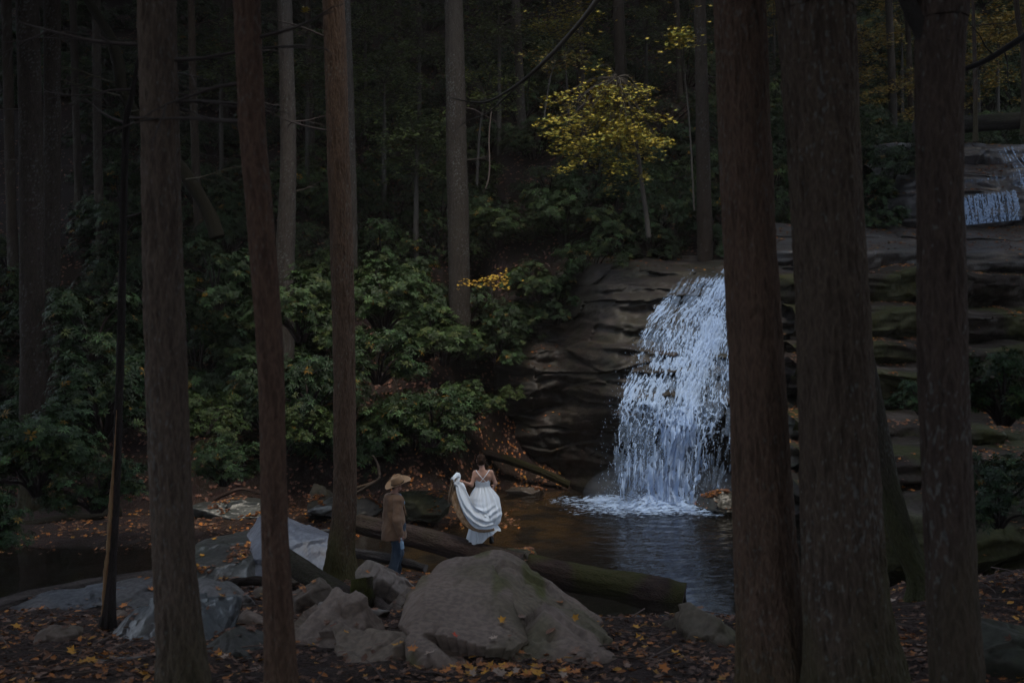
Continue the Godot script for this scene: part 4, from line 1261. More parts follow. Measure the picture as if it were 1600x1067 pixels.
func build_leafy_trees() -> void:
	var oval := oval_leaf(4)
	var broad := broad_leaf(6)
	var yellow := lin(0.34, 0.25, 0.022)
	var lime := lin(0.17, 0.19, 0.03)
	var d := 29.5
	leafy_tree("yellow_tree", "small tree with bright yellow-green autumn leaves above the waterfall's left side", P(1014, 372, d), [P(1014, 372, d), P(1010, 335, d), P(1003, 285, d), P(996, 230, d), P(985, 170, d), P(965, 120, d)], [0.075, 0.07, 0.06, 0.05, 0.035, 0.015], P(950, 200, d), Vector3(1.95, 1.85, 1.4), 3500, broad, 0.145, yellow, lime)
	leafy_tree("yellow_sapling", "small sprig of orange-yellow leaves right of the tall grey trunk", P(770, 470, 29.0), [P(770, 472, 29.0), P(768, 455, 29.0), P(765, 442, 29.0)], [0.015, 0.012, 0.006], P(762, 440, 29.0), Vector3(0.55, 0.24, 0.4), 160, broad, 0.12, lin(0.40, 0.22, 0.02), yellow)
	leafy_tree("yellow_sapling", "thin yellow-leaved sapling high up beside the dark trunk left of the waterfall", P(1085, 330, 31.5), [P(1085, 330, 31.5), P(1078, 200, 31.5), P(1068, 90, 31.5)], [0.03, 0.025, 0.01], P(1062, 60, 31.0), Vector3(0.9, 0.9, 0.8), 160, broad, 0.17, yellow, lime)
	leafy_tree("green_sapling", "light green leafy sapling right of the tall grey trunk near the top", P(745, 290, 36.0), [P(745, 290, 36.0), P(750, 200, 36.0), P(760, 150, 36.0)], [0.05, 0.04, 0.02], P(765, 145, 36.0), Vector3(1.7, 1.3, 1.2), 900, broad, 0.13, lin(0.05, 0.075, 0.018), lime)
	leafy_tree("green_sapling", "faint yellow-green sapling at the top centre beneath thin trunks", P(890, 200, 38.0), [P(890, 200, 38.0), P(885, 120, 38.0), P(880, 60, 38.0)], [0.04, 0.03, 0.01], P(890, 45, 38.0), Vector3(1.6, 1.2, 1.2), 1250, broad, 0.14, yellow * 0.7, lime)
	leafy_tree("green_sapling", "orange-tinged low sapling just left of the yellow tree's top", P(850, 190, 33.0), [P(850, 190, 33.0), P(858, 130, 33.0), P(868, 96, 33.0)], [0.03, 0.02, 0.01], P(872, 93, 33.0), Vector3(1.1, 0.35, 0.7), 260, broad, 0.13, lin(0.25, 0.15, 0.03), lime)
	for q in [[1410, 40, 58.0, "autumn tree glowing dull gold between the widest and the nearest right-hand trunks"], [1560, 45, 56.0, "autumn tree with dull gold leaves in the top right corner"], [1500, 60, 62.0, "gold-leaved tree far off behind the nearest trunk at the top right"], [1345, 70, 60.0, "dull olive tree far behind the widest right-hand trunk's top"], [1460, 20, 66.0, "pale gold tree crown right behind the nearest trunk's fork"], [1620, 20, 64.0, "gold-leaved tree cut off by the picture's right edge at the top"], [1210, 30, 62.0, "olive-gold tree seen between the two widest right-hand trunks at the top"], [1530, 110, 52.0, "low olive tree just above the log over the cascade"], [1400, 130, 52.0, "low olive tree between the widest and the nearest trunks above the dark bushes"]]:
		var at := P(q[0], q[1], q[2])
		var foot := Vector3(at.x, ground_height(at.x, q[2]), at.z)
		leafy_tree("autumn_tree", q[3], foot, [foot, foot.lerp(at, 0.6), at], [0.12, 0.09, 0.04], at, Vector3(2.4, 2.6, 2.0), 1500, broad, 0.2, lin(0.36, 0.22, 0.03), lin(0.14, 0.15, 0.03))
	for q in [[600, 130, 38.0, 2.6, "dim green leafy tree between the man's trunk and the tall grey trunk"], [655, 60, 43.0, 3.0, "dim green tree crown just left of the tall grey trunk near the top"], [570, 40, 46.0, 3.0, "dim green tree crown right of the man's trunk at the top"], [780, 40, 42.0, 2.6, "dim green tree crown right of the tall grey trunk at the top"], [480, 110, 40.0, 2.6, "dim green tree between the bent trunk and the man's trunk"], [650, 220, 35.0, 1.8, "low dim green tree just left of the tall grey trunk"], [1010, 50, 46.0, 2.8, "dim olive tree crown far above the yellow tree's right side"], [345, 90, 42.0, 2.6, "dim green tree left of the bent trunk near the top"]]:
		var at := P(q[0], q[1], q[2])
		var foot := Vector3(at.x, ground_height(at.x, q[2]), at.z)
		var w: float = q[3]
		leafy_tree("green_tree", q[4], foot, [foot, foot.lerp(at, 0.6), at], [0.10, 0.08, 0.03], at, Vector3(w, w * 0.8, w * 0.8), 1700, oval, 0.17, lin(0.085, 0.11, 0.025), lin(0.035, 0.06, 0.02))
	# twigs of yellow leaves hanging in from above
	var where: Array[Transform3D] = []
	var tints := PackedColorArray()
	for q in [[480, 15, 12.0, 4, 0.03], [905, 12, 30.0, 30, 0.8], [1045, 60, 26.0, 26, 0.55], [1098, 8, 22.0, 10, 0.3]]:
		var c := P(q[0], q[1], q[2])
		for k in q[3]:
			where.append(Transform3D(turned_up(Vector3(r(-0.6, 0.6), 1, r(-0.2, 0.8)).normalized(), r(0, TAU), r(0.09, 0.16)), c + Vector3(rng.randfn(0, q[4]), rng.randfn(0, q[4] * 0.5), rng.randfn(0, q[4]))))
			tints.append(yellow * r(0.6, 1.1))
	tag(swarm("hanging_leaves", broad, mats.dry_leaf, where, tints), "scattered yellow leaves hanging in from above along the top of the picture", "leaves", "", "stuff")


func build_canopy() -> void:
	var b := Build.new()
	var w := RandomNumberGenerator.new()
	w.seed = 77
	for k in 26:
		var p := Vector3(w.randfn(0, 0.55), w.randfn(0, 0.25), w.randfn(0, 0.55))
		var a := w.randf() * TAU
		var along := Vector3(cos(a), w.randf_range(-0.3, 0.3), sin(a)).normalized()
		long_leaf(b, p, along, Vector3(w.randf_range(-0.4, 0.4), 1, w.randf_range(-0.4, 0.4)).normalized(), 0.62, 0.42, 0.2)
	var where: Array[Transform3D] = []
	var tints := PackedColorArray()
	for k in 850:                                        # closed canopy over the hill and the far left
		var x := r(-36.0, 34.0)
		var d := r(24.0, 66.0)
		if x > -8.0 and d < 36.0: continue
		if x > 6.0 and d < 44.0: continue
		if x > -10.0 and x < 6.0 and rng.randf() < 0.6: continue
		if x > 12.0 and d > 48.0: continue
		var low := maxf(9.0, 0.375 * d + 2.0)
		where.append(Transform3D(turned_up(Vector3(r(-0.3, 0.3), 1, r(-0.3, 0.3)).normalized(), r(0, TAU), r(0.9, 1.7)), Vector3(x, low + rng.randf() * 5.0, -d)))
		tints.append(lin(0.05, 0.062, 0.022) * r(0.7, 1.3))
	for k in 1000:                                        # over the valley behind the upper cascade, and low over both sides of the near bank
		var x := r(9.0, 46.0)
		var d := r(47.0, 96.0)
		where.append(Transform3D(turned_up(Vector3(r(-0.3, 0.3), 1, r(-0.3, 0.3)).normalized(), r(0, TAU), r(0.9, 1.7)), Vector3(x, 0.375 * d + r(2.0, 8.0), -d)))
		tints.append(lin(0.05, 0.062, 0.022) * r(0.7, 1.3))
	for k in 700:
		var side := -1.0 if rng.randf() < 0.45 else 1.0
		where.append(Transform3D(turned_up(Vector3(r(-0.3, 0.3), 1, r(-0.3, 0.3)).normalized(), r(0, TAU), r(0.9, 1.7)), Vector3(side * r(5.5, 16.0), r(6.5, 12.0), -r(0.0, 14.0))))
		tints.append(lin(0.05, 0.062, 0.022) * r(0.7, 1.3))
	for k in 4200:
		var x := r(-34.0, 34.0)
		var d := r(-24.0, 62.0)
		var q := Vector2((x - 0.5) / 9.5, (d - 20.5) / 9.5).length()
		if x > 10.0 and d > 42.0: continue
		if q < 1.0 + 0.25 * soft.get_noise_2d(x * 4.0, d * 4.0): continue
		var low := maxf(8.5, 0.375 * d + 2.5 + maxf(0.0, ground_height(x, d)) * 0.15)
		where.append(Transform3D(turned_up(Vector3(r(-0.3, 0.3), 1, r(-0.3, 0.3)).normalized(), r(0, TAU), r(0.9, 1.7)), Vector3(x, low + pow(rng.randf(), 1.2) * 8.0, -d)))
		tints.append(lin(0.05, 0.062, 0.022) * r(0.7, 1.3))
	tag(swarm("forest_canopy", b.mesh(false), mats.leaf, where, tints), "leaf canopy of the surrounding forest above the picture", "canopy", "", "stuff")


# ---------------------------------------------------------------- fallen leaves
func leaf_tone() -> Color:
	var q := rng.randf()
	var c := lin(0.085, 0.036, 0.020)
	if q < 0.20: c = lin(0.30, 0.105, 0.022)
	elif q < 0.26: c = lin(0.36, 0.17, 0.025)
	elif q < 0.36: c = lin(0.18, 0.105, 0.075)
	elif q < 0.62: c = lin(0.13, 0.055, 0.028)
	c *= r(0.65, 1.2)
	c.a = 1.0
	return c


func lies_at(u: float, v: float) -> Vector3:             # the place on the rocks or the ground that is seen at u, v
	var best := Vector3.ZERO
	var near := 1e9
	for set_ in rock_points:
		for p in set_:
			if p.z > -5.0: continue
			var dx := 800.0 + p.x / -p.z * F - u
			var dy := 533.5 - p.y / -p.z * F - v
			if dx * dx + dy * dy < 30.0 and -p.z < near:
				near = -p.z
				best = p
	var d := 6.0
	while d < minf(near, 45.0):
		var y := ground_height((u - 800.0) / F * d, d)
		if y >= (533.5 - v) / F * d: return Vector3((u - 800.0) / F * d, y, -d)
		d += 0.06
	return best


func build_litter() -> void:
	var kinds := [broad_leaf(11), broad_leaf(12), oval_leaf(13)]
	var where := [[] as Array[Transform3D], [] as Array[Transform3D], [] as Array[Transform3D]]
	var tints := [PackedColorArray(), PackedColorArray(), PackedColorArray()]
	# near bank
	var patch := FastNoiseLite.new()
	patch.frequency = 0.45
	for k in 30000:
		var d := r(6.0, 21.0)
		var x := r(-0.56, 0.60) * d
		var e := near_edge(x)
		if d > e - 0.35: continue
		if patch.get_noise_2d(x, d) + r(-0.5, 0.5) < -0.2: continue
		var p := on_ground(x, d) + Vector3(0, r(0.0, 0.025), 0)
		var n := (ground_normal(x, d) + Vector3(r(-0.45, 0.45), 0, r(-0.3, 0.45))).normalized()
		var q := rng.randi() % 3
		where[q].append(Transform3D(turned_up(n, r(0, TAU), r(0.05, 0.11)), p))
		tints[q].append(leaf_tone())
	# across the creek and up the bank by the pool
	for k in 5200:
		var d := r(21.0, 27.0)
		var x := r(-11.5, 0.2)
		if x > -3.5 and d < 23.5: continue
		if patch.get_noise_2d(x * 1.3, d * 1.3 + 60.0) + r(-0.4, 0.4) < 0.0: continue
		var y := ground_height(x, d)
		if y < WATER - 0.02 and rng.randf() < 0.8: continue
		var q := rng.randi() % 3
		where[q].append(Transform3D(turned_up(Vector3(r(-0.4, 0.4), 1, r(-0.2, 0.5)).normalized(), r(0, TAU), r(0.08, 0.14)), Vector3(x, maxf(y, WATER) + r(0.005, 0.03), -d)))
		tints[q].append(leaf_tone() * Color(1.25, 1.25, 1.1))
	for k in 2200:
		var x := r(-3.5, 2.9)
		if x < -1.0 and rng.randf() < 0.6: continue
		var d := far_edge(x) + absf(rng.randfn(0.0, 1.0))
		if patch.get_noise_2d(x * 1.5, d * 1.5) + r(-0.4, 0.4) < 0.0: continue
		var p := on_ground(x, d) + Vector3(0, 0.02, 0)
		if p.y < WATER: continue
		var q := rng.randi() % 3
		where[q].append(Transform3D(turned_up((ground_normal(x, d) + Vector3(r(-0.4, 0.4), 0, r(-0.2, 0.4))).normalized(), r(0, TAU), r(0.08, 0.14)), p))
		tints[q].append(leaf_tone() * Color(1.2, 1.2, 1.1))
	# the hillside floor
	for k in 26000:
		var d := r(26.0, 58.0)
		var x := r(-0.56, 0.5) * d
		if d < far_edge(x) or (x > -0.5 and d < 34.0): continue
		var q := rng.randi() % 3
		where[q].append(Transform3D(turned_up((ground_normal(x, d) + Vector3(r(-0.4, 0.4), 0, r(-0.2, 0.4))).normalized(), r(0, TAU), r(0.10, 0.17)), on_ground(x, d) + Vector3(0, r(0.01, 0.04), 0)))
		tints[q].append(lin(0.10, 0.042, 0.026) * r(0.5, 1.5))
	# on the ledges, the cliff and the rocks: gathered on the flats
	for set_ in rock_up.size():
		var pts: PackedVector3Array = rock_points[set_]
		var ups: PackedInt32Array = rock_up[set_]
		if ups.is_empty(): continue
		var far := -pts[ups[0]].z
		if set_ in bare_rocks: continue
		var many := mini(int(ups.size() * 0.4), 2600) if far > 16.9 else mini(int(ups.size() * 0.004), 9)
		for k in many:
			var p := pts[ups[rng.randi() % ups.size()]]
			if p.y < WATER or (far > 16.9 and patch.get_noise_2d(p.x * 1.6, p.y * 5.0) < (0.10 if far < 30.0 else -0.05)): continue
			if p.x > 2.4 and p.x < 7.5 and p.z < -27.0 and p.z > -31.5 and p.y < 2.3: continue
			var q := rng.randi() % 3
			where[q].append(Transform3D(turned_up(Vector3(r(-0.3, 0.3), 1, r(-0.1, 0.5)).normalized(), r(0, TAU), r(0.07, 0.13)), p + Vector3(0, 0.015, 0)))
			tints[q].append(leaf_tone() * Color(1.2, 1.2, 1.2))
	for q in 3:
		tag(swarm("leaf_litter", kinds[q], mats.dry_leaf, where[q], tints[q]), ["thick litter of brown and orange pointed leaves over the forest floor", "scattered darker pointed leaves through the litter of the forest floor", "narrow oval leaves mixed through the litter of the forest floor"][q], "leaf litter", "", "stuff")
	# leaves that stand out one by one
	var gold := lin(0.50, 0.23, 0.018)
	var pale := lin(0.36, 0.26, 0.20)
	var rust := lin(0.30, 0.10, 0.02)
	var red := lin(0.50, 0.055, 0.02)
	var single := [
		[787, 968, 0.105, gold, "yellow leaf lying alone in the middle of the biggest boulder"],
		[772, 993, 0.10, pale, "pale pinkish leaf just below the yellow one on the biggest boulder"],
		[716, 992, 0.07, red, "small red-orange leaf at the mossy streak of the biggest boulder"],
		[798, 994, 0.07, lin(0.13, 0.06, 0.035), "small brown leaf right of the pale one on the biggest boulder"],
		[899, 1014, 0.11, lin(0.19, 0.11, 0.075), "tan leaf low on the right flank of the biggest boulder"],
		[818, 1018, 0.08, rust, "rust leaf beside the dark hollow at the foot of the biggest boulder"],
		[673, 1017, 0.12, pale, "pale pink leaf in the gap left of the biggest boulder"],
		[518, 982, 0.085, red, "bright red leaf on the rounded boulder right of the bent trunk"],
		[538, 985, 0.065, gold, "small yellow leaf right of the red one on the rounded boulder"],
		[498, 1006, 0.085, lin(0.16, 0.085, 0.06), "curled brown leaf below the red one on the rounded boulder"],
		[623, 1003, 0.13, gold * 0.9, "orange-yellow leaf on the soil left of the biggest boulder"],
		[645, 1010, 0.12, rust * 1.3, "pair-leaf of rusty orange near the biggest boulder's left foot"],
		[880, 940, 0.13, rust, "rusty leaf at the low end of the biggest boulder by the water"],
		[902, 967, 0.12, gold * 0.8, "ochre leaf on the soil where the boulder meets the pool bank"],
		[929, 963, 0.13, pale * 0.5, "dull pinkish-brown leaf on the bank under the floating log"],
		[993, 988, 0.11, gold, "yellow leaf on the dark soil in front of the mossy log end"],
		[1000, 1000, 0.11, gold * 0.85, "second yellow leaf just below another on the dark soil near the log end"],
		[1017, 1008, 0.10, rust * 1.4, "orange leaf on the dark soil left of the squarish boulder"],
		[1054, 1023, 0.12, gold, "large yellow-orange leaf beside the squarish mossy boulder"],
		[1036, 1048, 0.13, rust * 1.2, "orange leaf low on the soil left of the squarish boulder"],
		[968, 1012, 0.09, rust, "small rust leaf in the middle of the soil right of the biggest boulder"],
		[1393, 941, 0.14, pale, "pale leaf on the ground between the two right-hand trunks"],
		[1390, 962, 0.13, rust * 1.3, "orange leaf on the ground just under the pale one at right"],
		[1440, 922, 0.11, gold, "yellow leaf against the nearest dark trunk's left side"],
		[1399, 1010, 0.12, rust * 1.2, "orange leaf low between the two right-hand trunks"],
		[1402, 1028, 0.13, pale * 0.7, "pinkish-tan leaf lowest between the two right-hand trunks"],
		[1536, 906, 0.12, gold * 0.8, "ochre leaf right of the nearest dark trunk"],
		[1585, 968, 0.12, gold * 0.9, "ochre leaf on the soil at the right edge"],
		[237, 916, 0.14, rust * 1.6, "bright orange leaf on the flat slab left of the stout trunk"],
		[193, 942, 0.16, rust * 1.5, "large orange leaf by the foot of the dead sapling"],
		[114, 1020, 0.13, gold * 0.9, "ochre leaf in the litter at the left, below the dead sapling"],
		[26, 986, 0.11, gold * 0.8, "ochre leaf far left on the dark soil"],
		[65, 953, 0.12, rust * 1.4, "orange leaf on the soil below the bluish slab at left"],
		[140, 1030, 0.14, gold * 0.7, "yellowish leaf above the low rock at the bottom left"],
		[341, 1021, 0.075, gold * 1.2, "small bright yellow leaf between the left trunks near the bottom"],
		[353, 1029, 0.09, pale, "small pale leaf right of the yellow one between the left trunks"],
		[351, 930, 0.11, gold, "yellow leaf beside the arching root left of the bent trunk"],
		[412, 928, 0.11, gold, "yellow leaf against the bent trunk's left side"],
		[333, 839, 0.12, gold * 0.9, "yellow leaf on the dark slab across from the bent trunk"],
		[316, 864, 0.12, gold * 0.9, "yellow leaf on the left corner of the dark slab"],
		[1023, 924, 0.13, gold * 1.2, "bright yellow leaf on the mossy end of the floating log"],
		[1036, 922, 0.11, lin(0.50, 0.42, 0.12), "pale yellow leaf beside the bright one on the mossy log end"],
		[985, 910, 0.12, gold, "yellow leaf where the moss begins on the floating log"],
		[890, 895, 0.09, rust * 1.3, "small orange leaf on top of the floating log's middle"]]
	for k in single.size():
		var q: Array = single[k]
		var p := lies_at(q[0], q[1])
		if p == Vector3.ZERO: continue
		var m: StandardMaterial3D = mats.dry_leaf.duplicate()
		var c: Color = q[3]
		c.a = 1.0
		m.albedo_color = c.linear_to_srgb()
		var o := obj("fallen_leaf", kinds[k % 2], m, null, p + Vector3(0, 0.02, 0.02))
		o.basis = turned_up(Vector3(r(-0.5, 0.5), 1, r(-0.2, 0.7)).normalized(), r(0, TAU), q[2] * 1.1)
		tag(o, q[4], "leaf")
	# bright foreground leaves along the bottom edge in front of the boulder
	for k in 34:
		var u := r(690, 900)
		var p := lies_at(u, r(1046, 1066))
		if p == Vector3.ZERO: continue
		var m: StandardMaterial3D = mats.dry_leaf.duplicate()
		m.albedo_color = ([gold, rust, rust * 1.4, pale * 0.8, gold * 0.7][k % 5] as Color).linear_to_srgb()
		m.albedo_color.a = 1.0
		var o := obj("fallen_leaf", kinds[k % 2], m, null, p + Vector3(0, 0.015 + 0.001 * k, 0))
		o.basis = turned_up(Vector3(r(-0.4, 0.4), 1, r(0.0, 0.6)).normalized(), r(0, TAU), r(0.09, 0.13))
		tag(o, "orange or pale leaf in the drift along the bottom edge before the biggest boulder", "leaf", "drifted leaves at the bottom edge")
	# sticks in the litter
	var st := Build.new()
	for k in 260:
		var d := r(8.0, 18.0)
		var x := r(-0.55, 0.55) * d
		if d > near_edge(x) - 0.5: continue
		var p := on_ground(x, d) + Vector3(0, 0.015, 0)
		var a := r(0, TAU)
		var l := r(0.12, 0.5)
		var way := Vector3(cos(a), 0, sin(a))
		tube(st, [p - way * l, p + Vector3(r(-0.04, 0.04), r(0.0, 0.03), r(-0.04, 0.04)), p + way * l + Vector3(0, r(-0.02, 0.03), 0)], [0.008, 0.007, 0.003], 5, 5, lin(0.07, 0.05, 0.043) * r(0.6, 1.6))
	tag(obj("twigs", st.mesh(), mats.wood), "small dead twigs scattered through the leaf litter of the near bank", "twigs", "", "stuff")


# ---------------------------------------------------------------- people: a distance field of tapered capsules, joined smoothly and meshed by surface nets
func flesh(b: Build, caps: Array, cell: float, k: float, col: Callable, cuts := [], wrinkle := 0.0) -> void:
	var lo := Vector3.INF
	var hi := -Vector3.INF
	for q in caps:
		for e in 2:
			var p: Vector3 = q[e]
			var rad: float = q[2 + e]
			lo = lo.min(p - Vector3.ONE * (rad + k + cell * 3.0))
			hi = hi.max(p + Vector3.ONE * (rad + k + cell * 3.0))
	var nx := int((hi.x - lo.x) / cell) + 2
	var ny := int((hi.y - lo.y) / cell) + 2
	var nz := int((hi.z - lo.z) / cell) + 2
	var f := PackedFloat32Array()
	f.resize(nx * ny * nz)
	f.fill(1.0)
	for q in caps:
		var a: Vector3 = q[0]
		var z: Vector3 = q[1]
		var ra: float = q[2]
		var rb: float = q[3]
		var sq: Vector3 = q[4] if q.size() > 4 else Vector3.ONE          # flattening along the axes
		var m := maxf(ra, rb) + k + cell * 2.5
		var l := (a.min(z) - Vector3.ONE * m - lo) / cell
		var h := (a.max(z) + Vector3.ONE * m - lo) / cell
		var az := (z - a) * sq
		var len2 := maxf(az.length_squared(), 1e-9)
		for iz in range(maxi(int(l.z), 0), mini(int(h.z) + 2, nz)):
			for iy in range(maxi(int(l.y), 0), mini(int(h.y) + 2, ny)):
				var row := (iz * ny + iy) * nx
				for ix in range(maxi(int(l.x), 0), mini(int(h.x) + 2, nx)):
					var p := (lo + Vector3(ix, iy, iz) * cell - a) * sq
					var t := clampf(p.dot(az) / len2, 0.0, 1.0)
					var d := (p - az * t).length() - lerpf(ra, rb, t)
					var old := f[row + ix]
					var e := maxf(k - absf(old - d), 0.0) / k
					f[row + ix] = minf(old, d) - e * e * k * 0.25
	for c in cuts:
		var n: Vector3 = c[0]
		for iz in nz:
			for iy in ny:
				for ix in nx:
					var at := (iz * ny + iy) * nx + ix
					if f[at] < 0.1: f[at] = maxf(f[at], n.dot(lo + Vector3(ix, iy, iz) * cell) - c[1])
	var ids := {}
	var first := b.v.size()
	for iz in nz - 1:
		for iy in ny - 1:
			for ix in nx - 1:
				var at := (iz * ny + iy) * nx + ix
				var s := 0
				var v8 := [f[at], f[at + 1], f[at + nx], f[at + nx + 1], f[at + nx * ny], f[at + nx * ny + 1], f[at + nx * ny + nx], f[at + nx * ny + nx + 1]]
				for e in 8:
					if v8[e] < 0.0: s += 1
				if s == 0 or s == 8: continue
				var sum := Vector3.ZERO
				var many := 0
				for e in 8:
					for w in [1, 2, 4]:
						if e & w: continue
						var x: float = v8[e]
						var y: float = v8[e | w]
						if (x < 0.0) == (y < 0.0): continue
						var t := x / (x - y)
						sum += Vector3(e & 1, (e >> 1) & 1, (e >> 2) & 1) + Vector3(w & 1, (w >> 1) & 1, (w >> 2) & 1) * t
						many += 1
				var p := lo + (Vector3(ix, iy, iz) + sum / many) * cell
				if wrinkle > 0.0:
					p += Vector3(ridge.get_noise_3d(p.x * 16.0, p.y * 12.0, p.z * 16.0), 0, ridge.get_noise_3d(p.x * 16.0 + 40.0, p.y * 12.0, p.z * 16.0)) * wrinkle
				ids[at] = b.put(p, col.call(p))
	for at in ids:
		var ix: int = at % nx
		var iy: int = (at / nx) % ny
		var iz: int = at / (nx * ny)
		if iy > 0 and iz > 0 and (f[at] < 0.0) != (f[at + 1] < 0.0): _net(b, ids, at, nx, nx * ny, f[at] < 0.0)
		if iz > 0 and ix > 0 and (f[at] < 0.0) != (f[at + nx] < 0.0): _net(b, ids, at, nx * ny, 1, f[at] < 0.0)
		if ix > 0 and iy > 0 and (f[at] < 0.0) != (f[at + nx * ny] < 0.0): _net(b, ids, at, 1, nx, f[at] < 0.0)


func _net(b: Build, ids: Dictionary, at: int, s1: int, s2: int, inside: bool) -> void:
	if not (ids.has(at - s1) and ids.has(at - s2) and ids.has(at - s1 - s2)): return
	var q := [ids[at], ids[at - s1], ids[at - s1 - s2], ids[at - s2]]
	if inside: b.quad(q[0], q[3], q[2], q[1])
	else: b.quad(q[0], q[1], q[2], q[3])


func hand(b: Build, wrist: Vector3, way: Vector3, palm: Vector3, thumb: Vector3, curl: float, col: Callable) -> void:      # way: along the fingers, palm: the side they curl to, thumb: the thumb's side
	way = way.normalized()
	palm = palm.normalized()
	thumb = thumb.normalized()
	var caps := []
	var knuckles := wrist + way * 0.085
	for k in 4:
		var off := thumb * (0.030 - 0.020 * k)
		caps.append([wrist + way * 0.012 + off * 0.55, knuckles + off, 0.016, 0.013])
		var l: float = [0.072, 0.080, 0.074, 0.058][k]
		var p := knuckles + off
		var d := way
		for j in 3:
			d = d.rotated(way.cross(palm).normalized(), curl * [0.6, 0.95, 0.6][j])
			var e: Vector3 = p + d * l * [0.45, 0.32, 0.23][j]
			caps.append([p, e, 0.0095 - 0.0008 * j, 0.0088 - 0.0008 * j])
			p = e
	var t0 := wrist + way * 0.025 + thumb * 0.026
	var t1 := t0 + (way * 0.6 + thumb * 0.75 + palm * 0.3).normalized() * 0.042
	var t2 := t1 + (way * 0.8 + thumb * 0.15 + palm * (0.3 + curl * 0.4)).normalized() * 0.034
	caps.append([t0, t1, 0.014, 0.011])
	caps.append([t1, t2, 0.010, 0.0085])
	flesh(b, caps, 0.0042, 0.006, col)


func head(b: Build, mid: Vector3, face: Vector3, size: float, col: Callable) -> void:
	var f := face.normalized()
	var up := (Vector3.UP - f * f.y).normalized()
	var s := f.cross(up)
	var g := func(x: float, y: float, z: float) -> Vector3: return mid + (s * x + up * y + f * z) * size
	var caps := [[g.call(0, 0.04, -0.012), g.call(0, 0.035, 0.012), 0.078 * size, 0.076 * size], [g.call(0, -0.03, 0.022), g.call(0, -0.085, 0.048), 0.060 * size, 0.034 * size],
		[g.call(-0.03, -0.06, 0.02), g.call(0.03, -0.06, 0.02), 0.04 * size, 0.04 * size],
		[g.call(0, 0.012, 0.088), g.call(0, -0.024, 0.106), 0.010 * size, 0.015 * size], [g.call(-0.022, -0.058, 0.080), g.call(0.022, -0.058, 0.080), 0.010 * size, 0.010 * size],
		[g.call(-0.05, 0.022, 0.065), g.call(0.05, 0.022, 0.065), 0.013 * size, 0.013 * size]]
	for e in [-1.0, 1.0]:
		caps.append([g.call(e * 0.077, 0.018, -0.012), g.call(e * 0.080, -0.022, -0.004), 0.016 * size, 0.012 * size, Vector3.ONE])
	flesh(b, caps, 0.0055, 0.014, col)
	for e in [-1.0, 1.0]:
		var c: Vector3 = g.call(e * 0.031, 0.004, 0.081)
		var first := b.v.size()
		for j in 5:
			for k in 9:
				var a := TAU * k / 8.0
				var t := PI * j / 4.0
				b.put(c + (s * cos(a) * sin(t) + up * cos(t) * 0.7 + f * sin(a) * sin(t)) * 0.011 * size, lin(0.05, 0.035, 0.03) if j == 2 else lin(0.5, 0.47, 0.44))
		b.sheet(first, 8, 4)


